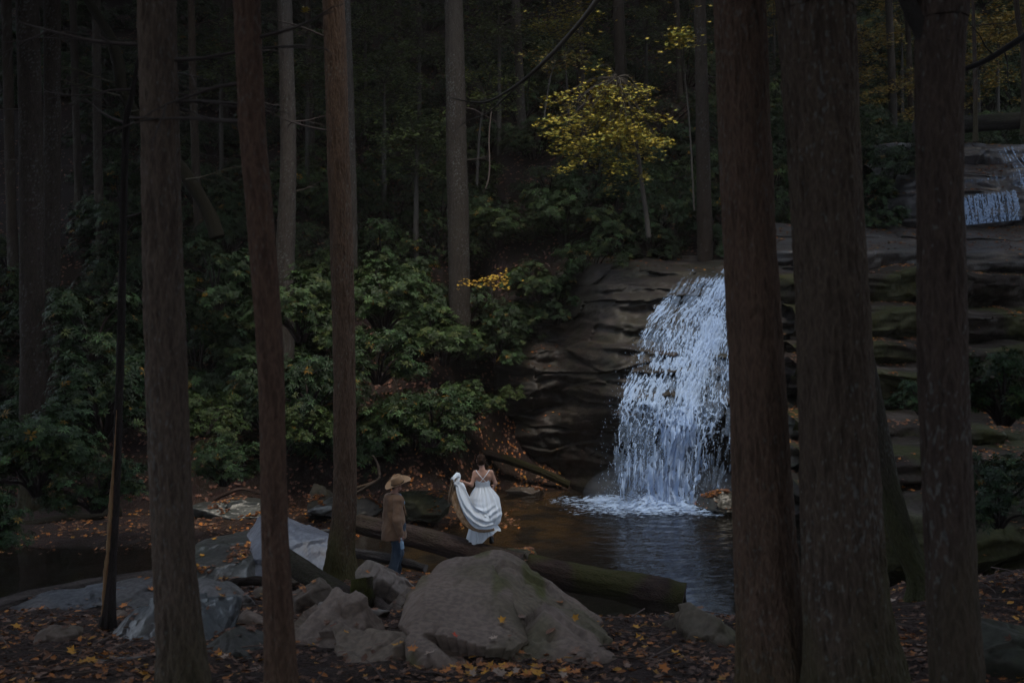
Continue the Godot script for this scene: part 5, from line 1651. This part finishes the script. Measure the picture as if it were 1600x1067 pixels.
func build_man() -> void:
	var foot := P(613, 908, 17.3)
	var t := thing("person", "man in a tan cowboy hat, brown jacket and blue jeans, seen from behind", "person", foot)
	var skin := func(_p): return lin(0.30, 0.16, 0.115)
	var L := func(u: float, v: float, z: float) -> Vector3: return Vector3((u - 613.0) / 90.06, (908.0 - v) / 90.06, z)
	var ahead := Vector3(0.84, 0, -0.54)
	var side := Vector3(0.54, 0, 0.84)
	var b := Build.new()
	var neck := Vector3(0.02, 1.50, 0)
	var hd := Vector3(0.075, 1.665, 0)
	var hips := Vector3(0.065, 0.90, 0)
	var rs := neck + side * 0.19 + Vector3(0.0, -0.075, 0)
	var ls := neck - side * 0.19 + Vector3(0.0, -0.075, 0)
	var re := Vector3(0.10, 1.10, 0.27)
	var le := Vector3(0.06, 1.10, -0.28)
	var rw := Vector3(0.165, 0.845, 0.22)
	var lw := Vector3(0.13, 0.85, -0.27)
	var rk := Vector3(0.075, 0.47, 0.10)
	var lk := Vector3(0.10, 0.47, -0.09)
	var ra := Vector3(-0.02, 0.09, 0.09)
	var la := Vector3(0.05, 0.09, -0.09)
	var rh := hips + side * 0.09
	var lh := hips - side * 0.09
	flesh(b, [[neck, hd, 0.058, 0.055], [neck + Vector3(0, -0.08, 0), hips + Vector3(-0.03, 0.2, 0), 0.13, 0.13], [hips + Vector3(-0.03, 0.2, 0), hips, 0.13, 0.14], [rs, ls, 0.06, 0.06], [rs, re, 0.052, 0.042], [re, rw, 0.04, 0.028], [ls, le, 0.052, 0.042], [le, lw, 0.04, 0.028],
		[rh, rk, 0.082, 0.058], [rk, ra, 0.055, 0.04], [lh, lk, 0.082, 0.058], [lk, la, 0.055, 0.04], [ra, ra + ahead * 0.10 + Vector3(0, -0.045, 0), 0.03, 0.02], [la, la + ahead * 0.10 + Vector3(0, -0.045, 0), 0.03, 0.02]], 0.014, 0.03, skin)
	head(b, hd, (ahead + Vector3(-0.2, 0.08, -0.65)).normalized(), 1.0, skin)
	hand(b, rw, Vector3(0.10, -1, 0.0), -side, ahead, 0.55, skin)
	hand(b, lw, Vector3(0.05, -1, 0), side, ahead, 0.5, skin)
	obj("body", b.mesh(), tinted(0.5, 0.4), t)
	# jacket
	b = Build.new()
	var tan_ := func(p: Vector3) -> Color: return lin(0.205, 0.125, 0.082).lerp(lin(0.145, 0.085, 0.055), clampf(0.5 + soft.get_noise_3dv(p * 40.0), 0.0, 1.0))
	var hem := Vector3(0.02, 0.70, 0)
	flesh(b, [[neck + Vector3(-0.01, -0.10, 0), hips + Vector3(-0.05, 0.22, 0), 0.158, 0.165], [neck + side * 0.07 + Vector3(-0.01, -0.10, 0), hips + side * 0.07 + Vector3(-0.05, 0.2, 0), 0.14, 0.145], [neck - side * 0.07 + Vector3(-0.01, -0.10, 0), hips - side * 0.07 + Vector3(-0.05, 0.2, 0), 0.14, 0.145],
		[hips + side * 0.05 + Vector3(-0.045, 0.22, 0), hem + side * 0.05, 0.165, 0.205], [hips - side * 0.05 + Vector3(-0.045, 0.22, 0), hem - side * 0.05, 0.165, 0.205], [rs, ls, 0.078, 0.078], [rs, neck + Vector3(0, -0.02, 0), 0.075, 0.07], [ls, neck + Vector3(0, -0.02, 0), 0.075, 0.07],
		[rs, re, 0.082, 0.072], [re, rw + Vector3(0, 0.02, 0), 0.070, 0.058], [ls, le, 0.082, 0.072], [le, lw + Vector3(0, 0.02, 0), 0.07, 0.058]], 0.013, 0.035, tan_, [[Vector3(0.10, -1, 0.0), -0.735], [Vector3(-0.1, 1, 0), 1.515]], 0.012)
	obj("jacket", b.mesh(), cloth(0.85), t)
	b = Build.new()                                      # turned collar and the lapel down the front
	flesh(b, [[neck + Vector3(-0.075, 0.0, 0.02), neck + Vector3(-0.02, 0.01, 0.085), 0.022, 0.022], [neck + Vector3(-0.02, 0.01, 0.085), neck + Vector3(0.06, -0.02, 0.09), 0.022, 0.022], [neck + Vector3(0.06, -0.02, 0.09), neck + Vector3(0.155, -0.10, 0.06), 0.022, 0.02], [neck + Vector3(0.155, -0.10, 0.06), neck + Vector3(0.215, -0.34, 0.03), 0.024, 0.014], [neck + Vector3(-0.075, 0.0, 0.02), neck + Vector3(-0.07, 0.0, -0.06), 0.022, 0.022]], 0.009, 0.015, tan_)
	obj("collar", b.mesh(), cloth(0.85), t)
	b = Build.new()
	flesh(b, [[neck + Vector3(0.10, -0.02, 0.03), neck + Vector3(0.15, -0.14, 0.0), 0.045, 0.05]], 0.012, 0.02, func(_p): return lin(0.16, 0.24, 0.34))
	obj("shirt", b.mesh(), cloth(0.8), t)
	b = Build.new()
	var denim := func(p: Vector3) -> Color: return lin(0.027, 0.040, 0.064).lerp(lin(0.060, 0.084, 0.12), clampf(0.35 + 1.1 * soft.get_noise_3d(p.x * 50.0, p.y * 30.0, p.z * 50.0), 0.0, 1.0))
	flesh(b, [[hips + side * 0.05 + Vector3(0, 0.06, 0), hips - side * 0.05 + Vector3(0, 0.06, 0), 0.145, 0.145], [rh, rk, 0.112, 0.086], [rk, ra + Vector3(0, -0.02, 0), 0.084, 0.078], [lh, lk, 0.112, 0.086], [lk, la + Vector3(0, -0.02, 0), 0.084, 0.078]], 0.012, 0.02, denim, [], 0.014)
	obj("jeans", b.mesh(), cloth(0.9), t)
	for e in [[ra, "boot"], [la, "boot"]]:
		b = Build.new()
		var a: Vector3 = e[0]
		flesh(b, [[a + Vector3(0, 0.05, 0), a + Vector3(0, -0.04, 0) - ahead * 0.03, 0.055, 0.05], [a + Vector3(0, -0.045, 0) - ahead * 0.03, a + Vector3(0, -0.055, 0) + ahead * 0.17, 0.045, 0.038]], 0.011, 0.02, func(_p): return lin(0.05, 0.032, 0.022), [[Vector3.DOWN, 0.02]])
		obj("boot", b.mesh(), tinted(0.5), t)
	b = Build.new()
	flesh(b, [[hd + Vector3(-0.035, 0.02, 0), hd + Vector3(-0.045, -0.03, 0), 0.07, 0.055]], 0.010, 0.02, func(_p): return lin(0.03, 0.02, 0.015))
	obj("hair", b.mesh(), tinted(0.7), t)
	var hat := Node3D.new()
	hat.name = "hat"
	t.add_child(hat, true)
	# hat: a creased crown on an oval brim that is rolled up at both sides
	b = Build.new()
	var felt := func(p: Vector3) -> Color: return lin(0.34, 0.225, 0.138).lerp(lin(0.29, 0.185, 0.11), clampf(0.5 + soft.get_noise_3dv(p * 60.0), 0, 1))
	var up := Vector3(-0.26, 0.90, 0.36).normalized()
	var fwd := (Vector3(0.90, 0, -0.30) - up * up.dot(Vector3(0.90, 0, -0.30))).normalized()
	var sd := fwd.cross(up)
	var at: Vector3 = L.call(621.5, 754.5, 0.0)
	var first := 0
	var prof := [[0.0, 0.118], [0.18, 0.117], [0.5, 0.112], [0.8, 0.103], [0.93, 0.090], [1.0, 0.065], [0.97, 0.035], [0.95, 0.0]]
	var nj := 28
	for j in nj + 1:
		var q := float(j) / nj * (prof.size() - 1)
		var k0 := mini(int(q), prof.size() - 2)
		var h: float = lerpf(prof[k0][0], prof[k0 + 1][0], q - k0)
		var rad: float = lerpf(prof[k0][1], prof[k0 + 1][1], q - k0)
		for k in 49:
			var a := TAU * k / 48.0
			var x := cos(a) * rad * 0.98
			var z := sin(a) * rad * 0.80
			var y := h * (0.145 + 0.012 * cos(a))
			y -= 0.045 * exp(-pow(z / 0.026, 2.0)) * smoothstep(0.75, 0.95, h) * (0.65 + 0.35 * cos(a))         # the crease along the top
			var pinch := 1.0 - 0.22 * smoothstep(0.4, 1.0, h) * pow(maxf(cos(a), 0.0), 2.0) * absf(sin(a)) * 2.0
			var p := at + fwd * x * (1.0 if pinch > 0.99 else lerpf(1.0, pinch, 0.4)) + sd * z * pinch + up * y
			b.put(p, felt.call(p))
	b.sheet(first, 48, nj)
	obj("crown", b.mesh(), cloth(0.9), hat)
	b = Build.new()
	for layer in 2:
		first = b.v.size()
		for j in 15:
			var f := j / 14.0
			for k in 65:
				var a := TAU * k / 64.0
				var x := cos(a) * lerpf(0.112, 0.236, f)
				var z := sin(a) * lerpf(0.088, 0.190, f)
				var roll := pow(f, 1.6) * (0.050 * pow(absf(sin(a)), 2.0) - 0.007 * pow(absf(cos(a)), 3.0))
				var p := at + fwd * x + sd * z * (1.0 - 0.10 * pow(f, 2.0) * pow(absf(sin(a)), 2.0)) + up * (roll - 0.0055 * layer)
				b.put(p, felt.call(p))
		if layer == 0:
			b.sheet(first, 64, 14)
		else:
			for j in 14:
				for k in 64:
					var c := first + j * 65 + k
					b.quad(c, c + 1, c + 66, c + 65)
	for k in 64: b.quad(14 * 65 + k, 29 * 65 + k, 29 * 65 + k + 1, 14 * 65 + k + 1)
	obj("brim", b.mesh(), cloth(0.9), hat)
	b = Build.new()
	for j in 3:
		for k in 49:
			var a := TAU * k / 48.0
			b.put(at + fwd * cos(a) * 0.1185 + sd * sin(a) * 0.0975 + up * (0.004 + 0.010 * j), lin(0.045, 0.028, 0.02))
	b.sheet(0, 48, 2)
	obj("band", b.mesh(), tinted(0.7), hat)
	# what hangs from his hand
	var bt := thing("water_bottle", "small pale blue clear bottle hanging from the man's right hand", "bottle", foot + Vector3(0.195, 0.66, 0.235))
	b = Build.new()
	var shape := [[0.0, 0.0], [0.0, 0.030], [0.012, 0.034], [0.10, 0.034], [0.125, 0.028], [0.145, 0.014], [0.17, 0.013], [0.17, 0.0]]
	for j in shape.size():
		for k in 17:
			var a := TAU * k / 16.0
			b.put(Vector3(cos(a) * shape[j][1], shape[j][0] - 0.05, -sin(a) * shape[j][1]), lin(0.35, 0.5, 0.65))
	b.sheet(0, 16, shape.size() - 1)
	var glass := solid(Color(0.35, 0.52, 0.72), 0.12, 0.6)
	glass.transparency = BaseMaterial3D.TRANSPARENCY_ALPHA
	glass.albedo_color.a = 0.6
	obj("bottle_body", b.mesh(false), glass, bt)
	b = Build.new()
	for j in 4:
		for k in 13:
			var a := TAU * k / 12.0
			var rad: float = [0.0, 0.016, 0.016, 0.0][j]
			b.put(Vector3(cos(a) * rad, [0.118, 0.118, 0.138, 0.138][j], -sin(a) * rad), lin(0.5, 0.55, 0.6))
	b.sheet(0, 12, 3)
	obj("cap", b.mesh(false), tinted(0.4), bt)
	bt.rotation = Vector3(0.1, 0, 0.12)


func cloth(rough: float) -> StandardMaterial3D:
	var key := "cloth%s" % rough
	if not mats.has(key):
		var m := tinted(rough, 0.25)
		m.rim_enabled = true
		m.rim = 0.25
		mats[key] = m
	return mats[key]


func patch(rows: Array, nu: int, nv: int, col: Callable, bump: Callable) -> ArrayMesh:          # a cloth through rows of points, with folds
	var b := Build.new()
	for j in nv + 1:
		var w := float(j) / nv
		for k in nu + 1:
			var u := float(k) / nu
			var line := []
			for row in rows: line.append(bend(row, u * (row.size() - 1)))
			var p: Vector3 = bend(line, w * (rows.size() - 1))
			p += bump.call(u, w)
			b.put(p, col.call(u, w))
	b.sheet(0, nu, nv)
	return b.mesh()


func build_bride() -> void:
	var foot := P(757, 850, 18.6)
	var t := thing("person", "bride in a white strappy dress seen from behind, holding up her muddied train", "person", foot)
	var L := func(u: float, v: float, z: float) -> Vector3: return Vector3((u - 757.0) / 83.76, (850.0 - v) / 83.76, z)
	var skin := func(_p): return lin(0.42, 0.245, 0.185)
	var b := Build.new()
	var hd: Vector3 = L.call(751.5, 720.5, -0.035)
	var neck: Vector3 = L.call(753.5, 733.5, 0.015)
	var lsh: Vector3 = L.call(742.5, 738.8, 0.0)
	var rsh: Vector3 = L.call(767, 738.2, 0.0)
	var waist: Vector3 = L.call(754, 760, -0.02)
	var hip: Vector3 = L.call(755, 775, -0.03)
	var lel: Vector3 = L.call(737.2, 757.2, 0.06)
	var lwr: Vector3 = L.call(722.5, 751.0, 0.10)
	var rel: Vector3 = L.call(774.2, 755.5, -0.03)
	var rwr: Vector3 = L.call(771.5, 764, -0.21)
	var rkn: Vector3 = L.call(766, 812, -0.12)
	var lkn: Vector3 = L.call(747, 812, -0.10)
	var ran: Vector3 = L.call(768, 842, -0.02)
	var lan: Vector3 = L.call(746, 842, -0.05)
	flesh(b, [[neck, hd, 0.046, 0.05], [neck + Vector3(0, -0.01, 0), (lsh + rsh) * 0.5 + Vector3(0, -0.04, 0), 0.052, 0.075], [lsh, rsh, 0.044, 0.044],
		[lsh + Vector3(0.055, -0.07, 0), waist + Vector3(-0.045, 0.02, 0), 0.078, 0.068], [rsh + Vector3(-0.055, -0.07, 0), waist + Vector3(0.045, 0.02, 0), 0.078, 0.068], [(lsh + rsh) * 0.5 + Vector3(0, -0.06, -0.01), waist, 0.085, 0.08], [waist, hip, 0.09, 0.115],
		[lsh, lel, 0.044, 0.034], [lel, lwr, 0.033, 0.022], [rsh, rel, 0.044, 0.034], [rel, rwr, 0.033, 0.022],
		[hip + Vector3(0.06, 0, 0), rkn, 0.085, 0.05], [rkn, ran, 0.05, 0.032], [hip - Vector3(0.06, 0, 0), lkn, 0.085, 0.05], [lkn, lan, 0.05, 0.032]], 0.0115, 0.026, skin)
	head(b, hd, Vector3(-0.12, -0.32, -1.0), 0.94, skin)
	hand(b, lwr, Vector3(-1.0, 0.35, 0.0), Vector3(-0.2, -1, 0.0), Vector3(0, 0.3, -1), 0.95, skin)
	hand(b, rwr, Vector3(-0.2, -0.5, -0.9), Vector3(-1, 0, 0.2), Vector3(0, 1, -0.3), 0.7, skin)
	obj("body", b.mesh(), tinted(0.5, 0.4), t)
	b = Build.new()
	var hair := func(p: Vector3) -> Color: return lin(0.022, 0.014, 0.011).lerp(lin(0.045, 0.026, 0.018), clampf(0.5 + fine.get_noise_3d(p.x * 90.0, p.y * 60.0, p.z * 90.0), 0, 1))
	flesh(b, [[hd + Vector3(0, 0.045, 0.018), hd + Vector3(0, -0.01, 0.035), 0.086, 0.066], [hd + Vector3(0.0, 0.01, 0.085), hd + Vector3(0.0, -0.035, 0.075), 0.045, 0.04], [hd + Vector3(-0.05, 0.0, 0.01), hd + Vector3(-0.03, -0.06, 0.035), 0.035, 0.025], [hd + Vector3(0.05, 0.0, 0.01), hd + Vector3(0.03, -0.06, 0.035), 0.035, 0.025]], 0.008, 0.02, hair, [], 0.008)
	obj("hair", b.mesh(), tinted(0.8, 0.2), t)
	# bodice: low at the back, higher under the arms
	var white := lin(0.77, 0.84, 0.94)
	b = Build.new()
	for j in 15:
		var f := j / 14.0
		for k in 65:
			var a := TAU * k / 64.0                       # 0 = her right (+x), PI / 2 = her front (-z), 3 PI / 2 = the back towards us
			var back := pow(maxf(0.0, -sin(a)), 1.5)
			var top := lerpf(1.235, 1.165, back)
			var y := lerpf(1.06, top, f)
			var w := lerpf(0.133, 0.150, smoothstep(1.06, 1.25, y))
			var c := waist.lerp((lsh + rsh) * 0.5, clampf((y - waist.y) / 0.3, 0, 1))
			var lace_ := 0.004 * fine.get_noise_3d(cos(a) * 20.0, y * 60.0, sin(a) * 20.0)
			b.put(Vector3(c.x + cos(a) * (w + lace_), y, c.z - sin(a) * (lerpf(0.100, 0.112, f) + lace_)), white * (0.92 + 0.08 * fine.get_noise_3d(cos(a) * 40.0, y * 100.0, sin(a) * 40.0)))
	b.sheet(0, 64, 14)
	obj("bodice", b.mesh(), cloth(0.7), t)
	b = Build.new()
	var back_z := 0.098
	for q in [[L.call(744.5, 736.5, 0.02), L.call(752, 744.5, back_z), L.call(761.5, 754, back_z - 0.01)], [L.call(764, 736, 0.02), L.call(757, 744.5, back_z + 0.004), L.call(749, 754, back_z - 0.01)]]:
		tube(b, [q[0] + Vector3(0, 0.02, -0.02), q[0] + Vector3(0, 0.012, 0.035), q[1], q[2]], [0.006, 0.006, 0.006, 0.006], 6, 20, white)
	obj("straps", b.mesh(), cloth(0.7), t)
	# skirt
	b = Build.new()
	var rings := [[1.085, -0.030, 0.134, 0.104], [1.04, -0.028, 0.150, 0.12], [0.96, -0.022, 0.195, 0.165], [0.86, -0.015, 0.236, 0.215], [0.74, -0.004, 0.254, 0.26], [0.63, 0.005, 0.262, 0.285], [0.54, 0.010, 0.262, 0.295], [0.46, 0.005, 0.245, 0.285], [0.40, -0.005, 0.215, 0.255], [0.365, -0.01, 0.18, 0.215]]
	var nr := 110
	for j in nr + 1:
		var q := float(j) / nr * (rings.size() - 1)
		var k0 := mini(int(q), rings.size() - 2)
		var f := q - k0
		var y: float = lerpf(rings[k0][0], rings[k0 + 1][0], f)
		for k in 241:
			var a := TAU * (k % 240) / 240.0
			var x: float = lerpf(rings[k0][1], rings[k0 + 1][1], f) + cos(a) * lerpf(rings[k0][2], rings[k0 + 1][2], f)
			var z: float = -0.03 - sin(a) * lerpf(rings[k0][3], rings[k0 + 1][3], f)
			var low := smoothstep(1.08, 0.85, y)
			# gathers fall from the waist, spreading; lower down the cloth swags in arcs towards the raised hand
			var gather := sin(a * 15.0 + 3.0 * soft.get_noise_2d(a * 12.0, y * 9.0)) * 0.011 * smoothstep(1.09, 1.0, y) + 0.05 * ridge.get_noise_3d(cos(a) * 2.4, y * 0.9, sin(a) * 2.4) * low
			var rr := Vector2(x + 0.10, y - 1.13).length()
			var swag := (0.5 + 0.5 * sin(rr * 58.0 + 2.5 * soft.get_noise_2d(x * 20.0, y * 20.0))) * 0.027 * smoothstep(0.84, 0.62, y) * maxf(0.0, -sin(a) + 0.2)
			var out := Vector3(cos(a), 0, -sin(a))
			var yy := y + 0.06 * (1.0 - smoothstep(0.36, 0.6, y)) * clampf(-x * 2.0, -0.6, 1.0)
			b.put(Vector3(x, yy, z) + out * (gather + swag), white * lerpf(1.0, 0.9, 0.5 + 0.5 * soft.get_noise_3d(x * 30.0, y * 30.0, z * 30.0)))
	for j in nr:
		for k in 240:
			var c := j * 241 + k
			b.quad(c + 241, c, c + 1, c + 242)
	obj("skirt", b.mesh(), cloth(0.55), t)
	# the train, swept up to her left hand
	var plain_white := func(u: float, w: float) -> Color: return white * (0.93 + 0.07 * soft.get_noise_2d(u * 60.0, w * 60.0))
	var mud := func(u: float, w: float) -> Color: return lin(0.20, 0.125, 0.070).lerp(lin(0.34, 0.25, 0.18), clampf(0.4 + 1.2 * fine.get_noise_2d(u * 60.0, w * 30.0), 0, 1))
	var folds := func(u: float, w: float) -> Vector3: return Vector3(-0.4, -0.2, 1.0) * (0.020 * sin(w * 17.0 + u * 3.0 + 2.0 * soft.get_noise_2d(u * 18.0, w * 9.0)) * smoothstep(0.0, 0.2, u) + 0.012 * ridge.get_noise_2d(u * 6.0, w * 9.0))
	var rows := [
		[L.call(717, 746, 0.09), L.call(727, 757, 0.13), L.call(733, 770, 0.18), L.call(738, 781, 0.24), L.call(746, 789, 0.29), L.call(757, 795, 0.31)],
		[L.call(715, 746, 0.12), L.call(722, 766, 0.19), L.call(731, 785, 0.26), L.call(743, 799, 0.32), L.call(756, 807, 0.34), L.call(768, 808, 0.30)],
		[L.call(713, 746, 0.12), L.call(718, 771, 0.20), L.call(729, 795, 0.28), L.call(744, 811, 0.335), L.call(758, 816, 0.34), L.call(771, 815, 0.28)],
		[L.call(711, 745, 0.11), L.call(714.5, 772, 0.18), L.call(726, 800, 0.26), L.call(742, 818, 0.31), L.call(758, 822, 0.31), L.call(772, 821, 0.25)]]
	obj("train", patch(rows, 90, 60, plain_white, folds), cloth(0.55), t)
	var under := [
		[L.call(712, 748, 0.10), L.call(715.5, 773, 0.165), L.call(727, 800, 0.245), L.call(742, 817, 0.295), L.call(758, 821.5, 0.295), L.call(772, 820.5, 0.24)],
		[L.call(708, 752, 0.08), L.call(707, 780, 0.16), L.call(720, 809, 0.25), L.call(740, 824, 0.30), L.call(758, 827, 0.30), L.call(773, 825, 0.24)],
		[L.call(710, 760, 0.0), L.call(711, 790, 0.06), L.call(727, 812, 0.14), L.call(742, 820, 0.22), L.call(758, 823, 0.22), L.call(772, 822, 0.16)]]
	obj("muddy_hem", patch(under, 90, 24, mud, func(u: float, w: float) -> Vector3: return Vector3(-0.3, -0.3, 0.6) * 0.018 * ridge.get_noise_2d(u * 22.0, w * 5.0)), cloth(0.9), t)
	var tail := [
		[L.call(708, 742, 0.10), L.call(704, 753, 0.10), L.call(701.5, 766, 0.09), L.call(700, 777, 0.07), L.call(700, 786, 0.06)],
		[L.call(711, 744, 0.15), L.call(708, 755, 0.155), L.call(706, 766, 0.14), L.call(704.5, 776, 0.12), L.call(704, 783, 0.10)],
		[L.call(716, 746, 0.12), L.call(713.5, 757, 0.12), L.call(711.5, 767, 0.10), L.call(710, 774, 0.09), L.call(709, 778, 0.07)]]
	obj("hanging_hem", patch(tail, 40, 24, mud, func(u: float, w: float) -> Vector3: return Vector3(0, -0.03 * sin(w * 25.0) * u, 0.03 * sin(w * 20.0 + u * 4.0) + 0.015 * ridge.get_noise_2d(u * 12.0, w * 12.0))), cloth(0.9), t)
	b = Build.new()                                      # the crumpled handful of cloth
	flesh(b, [[L.call(714, 741, 0.09), L.call(709, 746, 0.11), 0.045, 0.035], [L.call(709, 746, 0.12), L.call(712, 757, 0.13), 0.032, 0.03], [L.call(715, 743, 0.06), L.call(716, 752, 0.13), 0.035, 0.03], [L.call(712, 740, 0.07), L.call(706, 748, 0.07), 0.03, 0.022]], 0.009, 0.015, func(_p): return white, [], 0.035)
	obj("gathered_cloth", b.mesh(), cloth(0.55), t)
	# petticoat
	b = Build.new()
	for j in 31:
		var f := j / 30.0
		for k in 181:
			var a := TAU * (k % 180) / 180.0
			var w := lerpf(0.20, 0.285 + 0.03 * cos(a * 2.0), f)
			var pleat := 0.014 * ridge.get_noise_3d(cos(a) * 7.0, f * 0.5, sin(a) * 7.0) * (0.4 + f) + 0.008 * sin(a * 26.0 + 3.0 * soft.get_noise_2d(a * 20.0, f * 9.0))
			var x := -0.045 + 0.02 * f + cos(a) * (w + pleat)
			var z := -0.02 - sin(a) * (lerpf(0.20, 0.27, f) + pleat)
			var bottom := 0.035 + 0.22 * smoothstep(-0.16, 0.27, x) + 0.012 * sin(a * 9.0)
			b.put(Vector3(x, lerpf(0.46, bottom, f), z), lin(0.72, 0.78, 0.86))
	for j in 30:
		for k in 180:
			var c := j * 181 + k
			b.quad(c + 181, c, c + 1, c + 182)
	var net := tinted(0.75, 0.2)
	net.backlight_enabled = true
	net.backlight = Color(0.5, 0.5, 0.5)
	obj("petticoat", b.mesh(), net, t)
	for a in [ran, lan]:
		b = Build.new()
		flesh(b, [[a + Vector3(0, 0.02, 0), a + Vector3(0, -0.05, 0.01), 0.04, 0.042], [a + Vector3(0, -0.055, 0.02), a + Vector3(-0.01, -0.07, -0.15), 0.04, 0.032]], 0.010, 0.015, func(_p): return lin(0.012, 0.010, 0.010))
		obj("shoe", b.mesh(), tinted(0.4), t)


func _ready() -> void:
	rng.seed = 2024
	for q in [[soft, 0.1, FastNoiseLite.TYPE_SIMPLEX_SMOOTH, 5], [fine, 0.25, FastNoiseLite.TYPE_SIMPLEX_SMOOTH, 6], [ridge, 0.3, FastNoiseLite.TYPE_SIMPLEX_SMOOTH, 7]]:
		var n: FastNoiseLite = q[0]
		n.frequency = q[1]
		n.noise_type = q[2]
		n.seed = q[3]
		n.fractal_type = FastNoiseLite.FRACTAL_FBM if n != ridge else FastNoiseLite.FRACTAL_RIDGED
		n.fractal_octaves = 2
	cells.noise_type = FastNoiseLite.TYPE_CELLULAR
	cells.frequency = 0.3
	cells.seed = 9
	cells.fractal_type = FastNoiseLite.FRACTAL_NONE
	cells.cellular_return_type = FastNoiseLite.RETURN_DISTANCE2_SUB
	cells.cellular_jitter = 1.0
	chunks.noise_type = FastNoiseLite.TYPE_CELLULAR
	chunks.frequency = 0.3
	chunks.seed = 21
	chunks.fractal_type = FastNoiseLite.FRACTAL_NONE
	chunks.cellular_return_type = FastNoiseLite.RETURN_CELL_VALUE
	chunks.cellular_jitter = 1.0

	var cam := Camera3D.new()
	cam.name = "camera"
	cam.keep_aspect = Camera3D.KEEP_HEIGHT
	cam.fov = rad_to_deg(2.0 * atan(533.5 / F))
	cam.near = 0.1
	cam.far = 400.0
	add_child(cam)
	cam.current = true
	var lens := CameraAttributesPhysical.new()
	lens.frustum_focal_length = 12.0 / (533.5 / F)
	lens.frustum_near = 0.1
	lens.frustum_far = 400.0
	lens.frustum_focus_distance = 19.0
	lens.exposure_aperture = 1.8
	cam.attributes = lens

	var sky := ProceduralSkyMaterial.new()
	sky.sky_top_color = Color(0.84, 0.91, 1.0)
	sky.sky_horizon_color = Color(0.66, 0.70, 0.75)
	sky.sky_curve = 0.35
	sky.ground_bottom_color = Color(0.06, 0.05, 0.045)
	sky.ground_horizon_color = Color(0.12, 0.11, 0.10)
	var e := Environment.new()
	e.background_mode = Environment.BG_SKY
	e.sky = Sky.new()
	e.sky.sky_material = sky
	e.background_energy_multiplier = 1.0
	e.tonemap_mode = Environment.TONE_MAPPER_LINEAR
	e.tonemap_exposure = 2.9
	e.fog_enabled = true
	e.fog_density = 0.0004
	e.fog_light_color = Color(0.92, 0.87, 0.83)
	e.volumetric_fog_enabled = true
	e.volumetric_fog_density = 0.0
	e.sdfgi_enabled = true
	e.ssao_enabled = true
	e.ssil_enabled = true
	var around := WorldEnvironment.new()
	around.name = "environment"
	around.environment = e
	add_child(around)

	var sun := DirectionalLight3D.new()
	sun.name = "sun"
	sun.light_energy = 0.32
	sun.light_color = Color(1.0, 0.96, 0.90)
	sun.light_angular_distance = 20.0
	sun.shadow_enabled = true
	add_child(sun)
	sun.look_at_from_position(Vector3(4, 20, -14), Vector3(2, -4, -24))

	var t0 := Time.get_ticks_msec()
	materials()
	build_ground()
	build_water()
	build_cliff()
	print("ground, cliff ", Time.get_ticks_msec() - t0)
	build_falls()
	print("falls ", Time.get_ticks_msec() - t0)
	build_rocks()
	print("rocks ", Time.get_ticks_msec() - t0)
	build_trees()
	print("trees ", Time.get_ticks_msec() - t0)
	build_bushes()
	build_leafy_trees()
	build_canopy()
	print("leaves ", Time.get_ticks_msec() - t0)
	build_logs()
	build_man()
	build_bride()
	print("people ", Time.get_ticks_msec() - t0)
	build_litter()
	print("litter ", Time.get_ticks_msec() - t0)
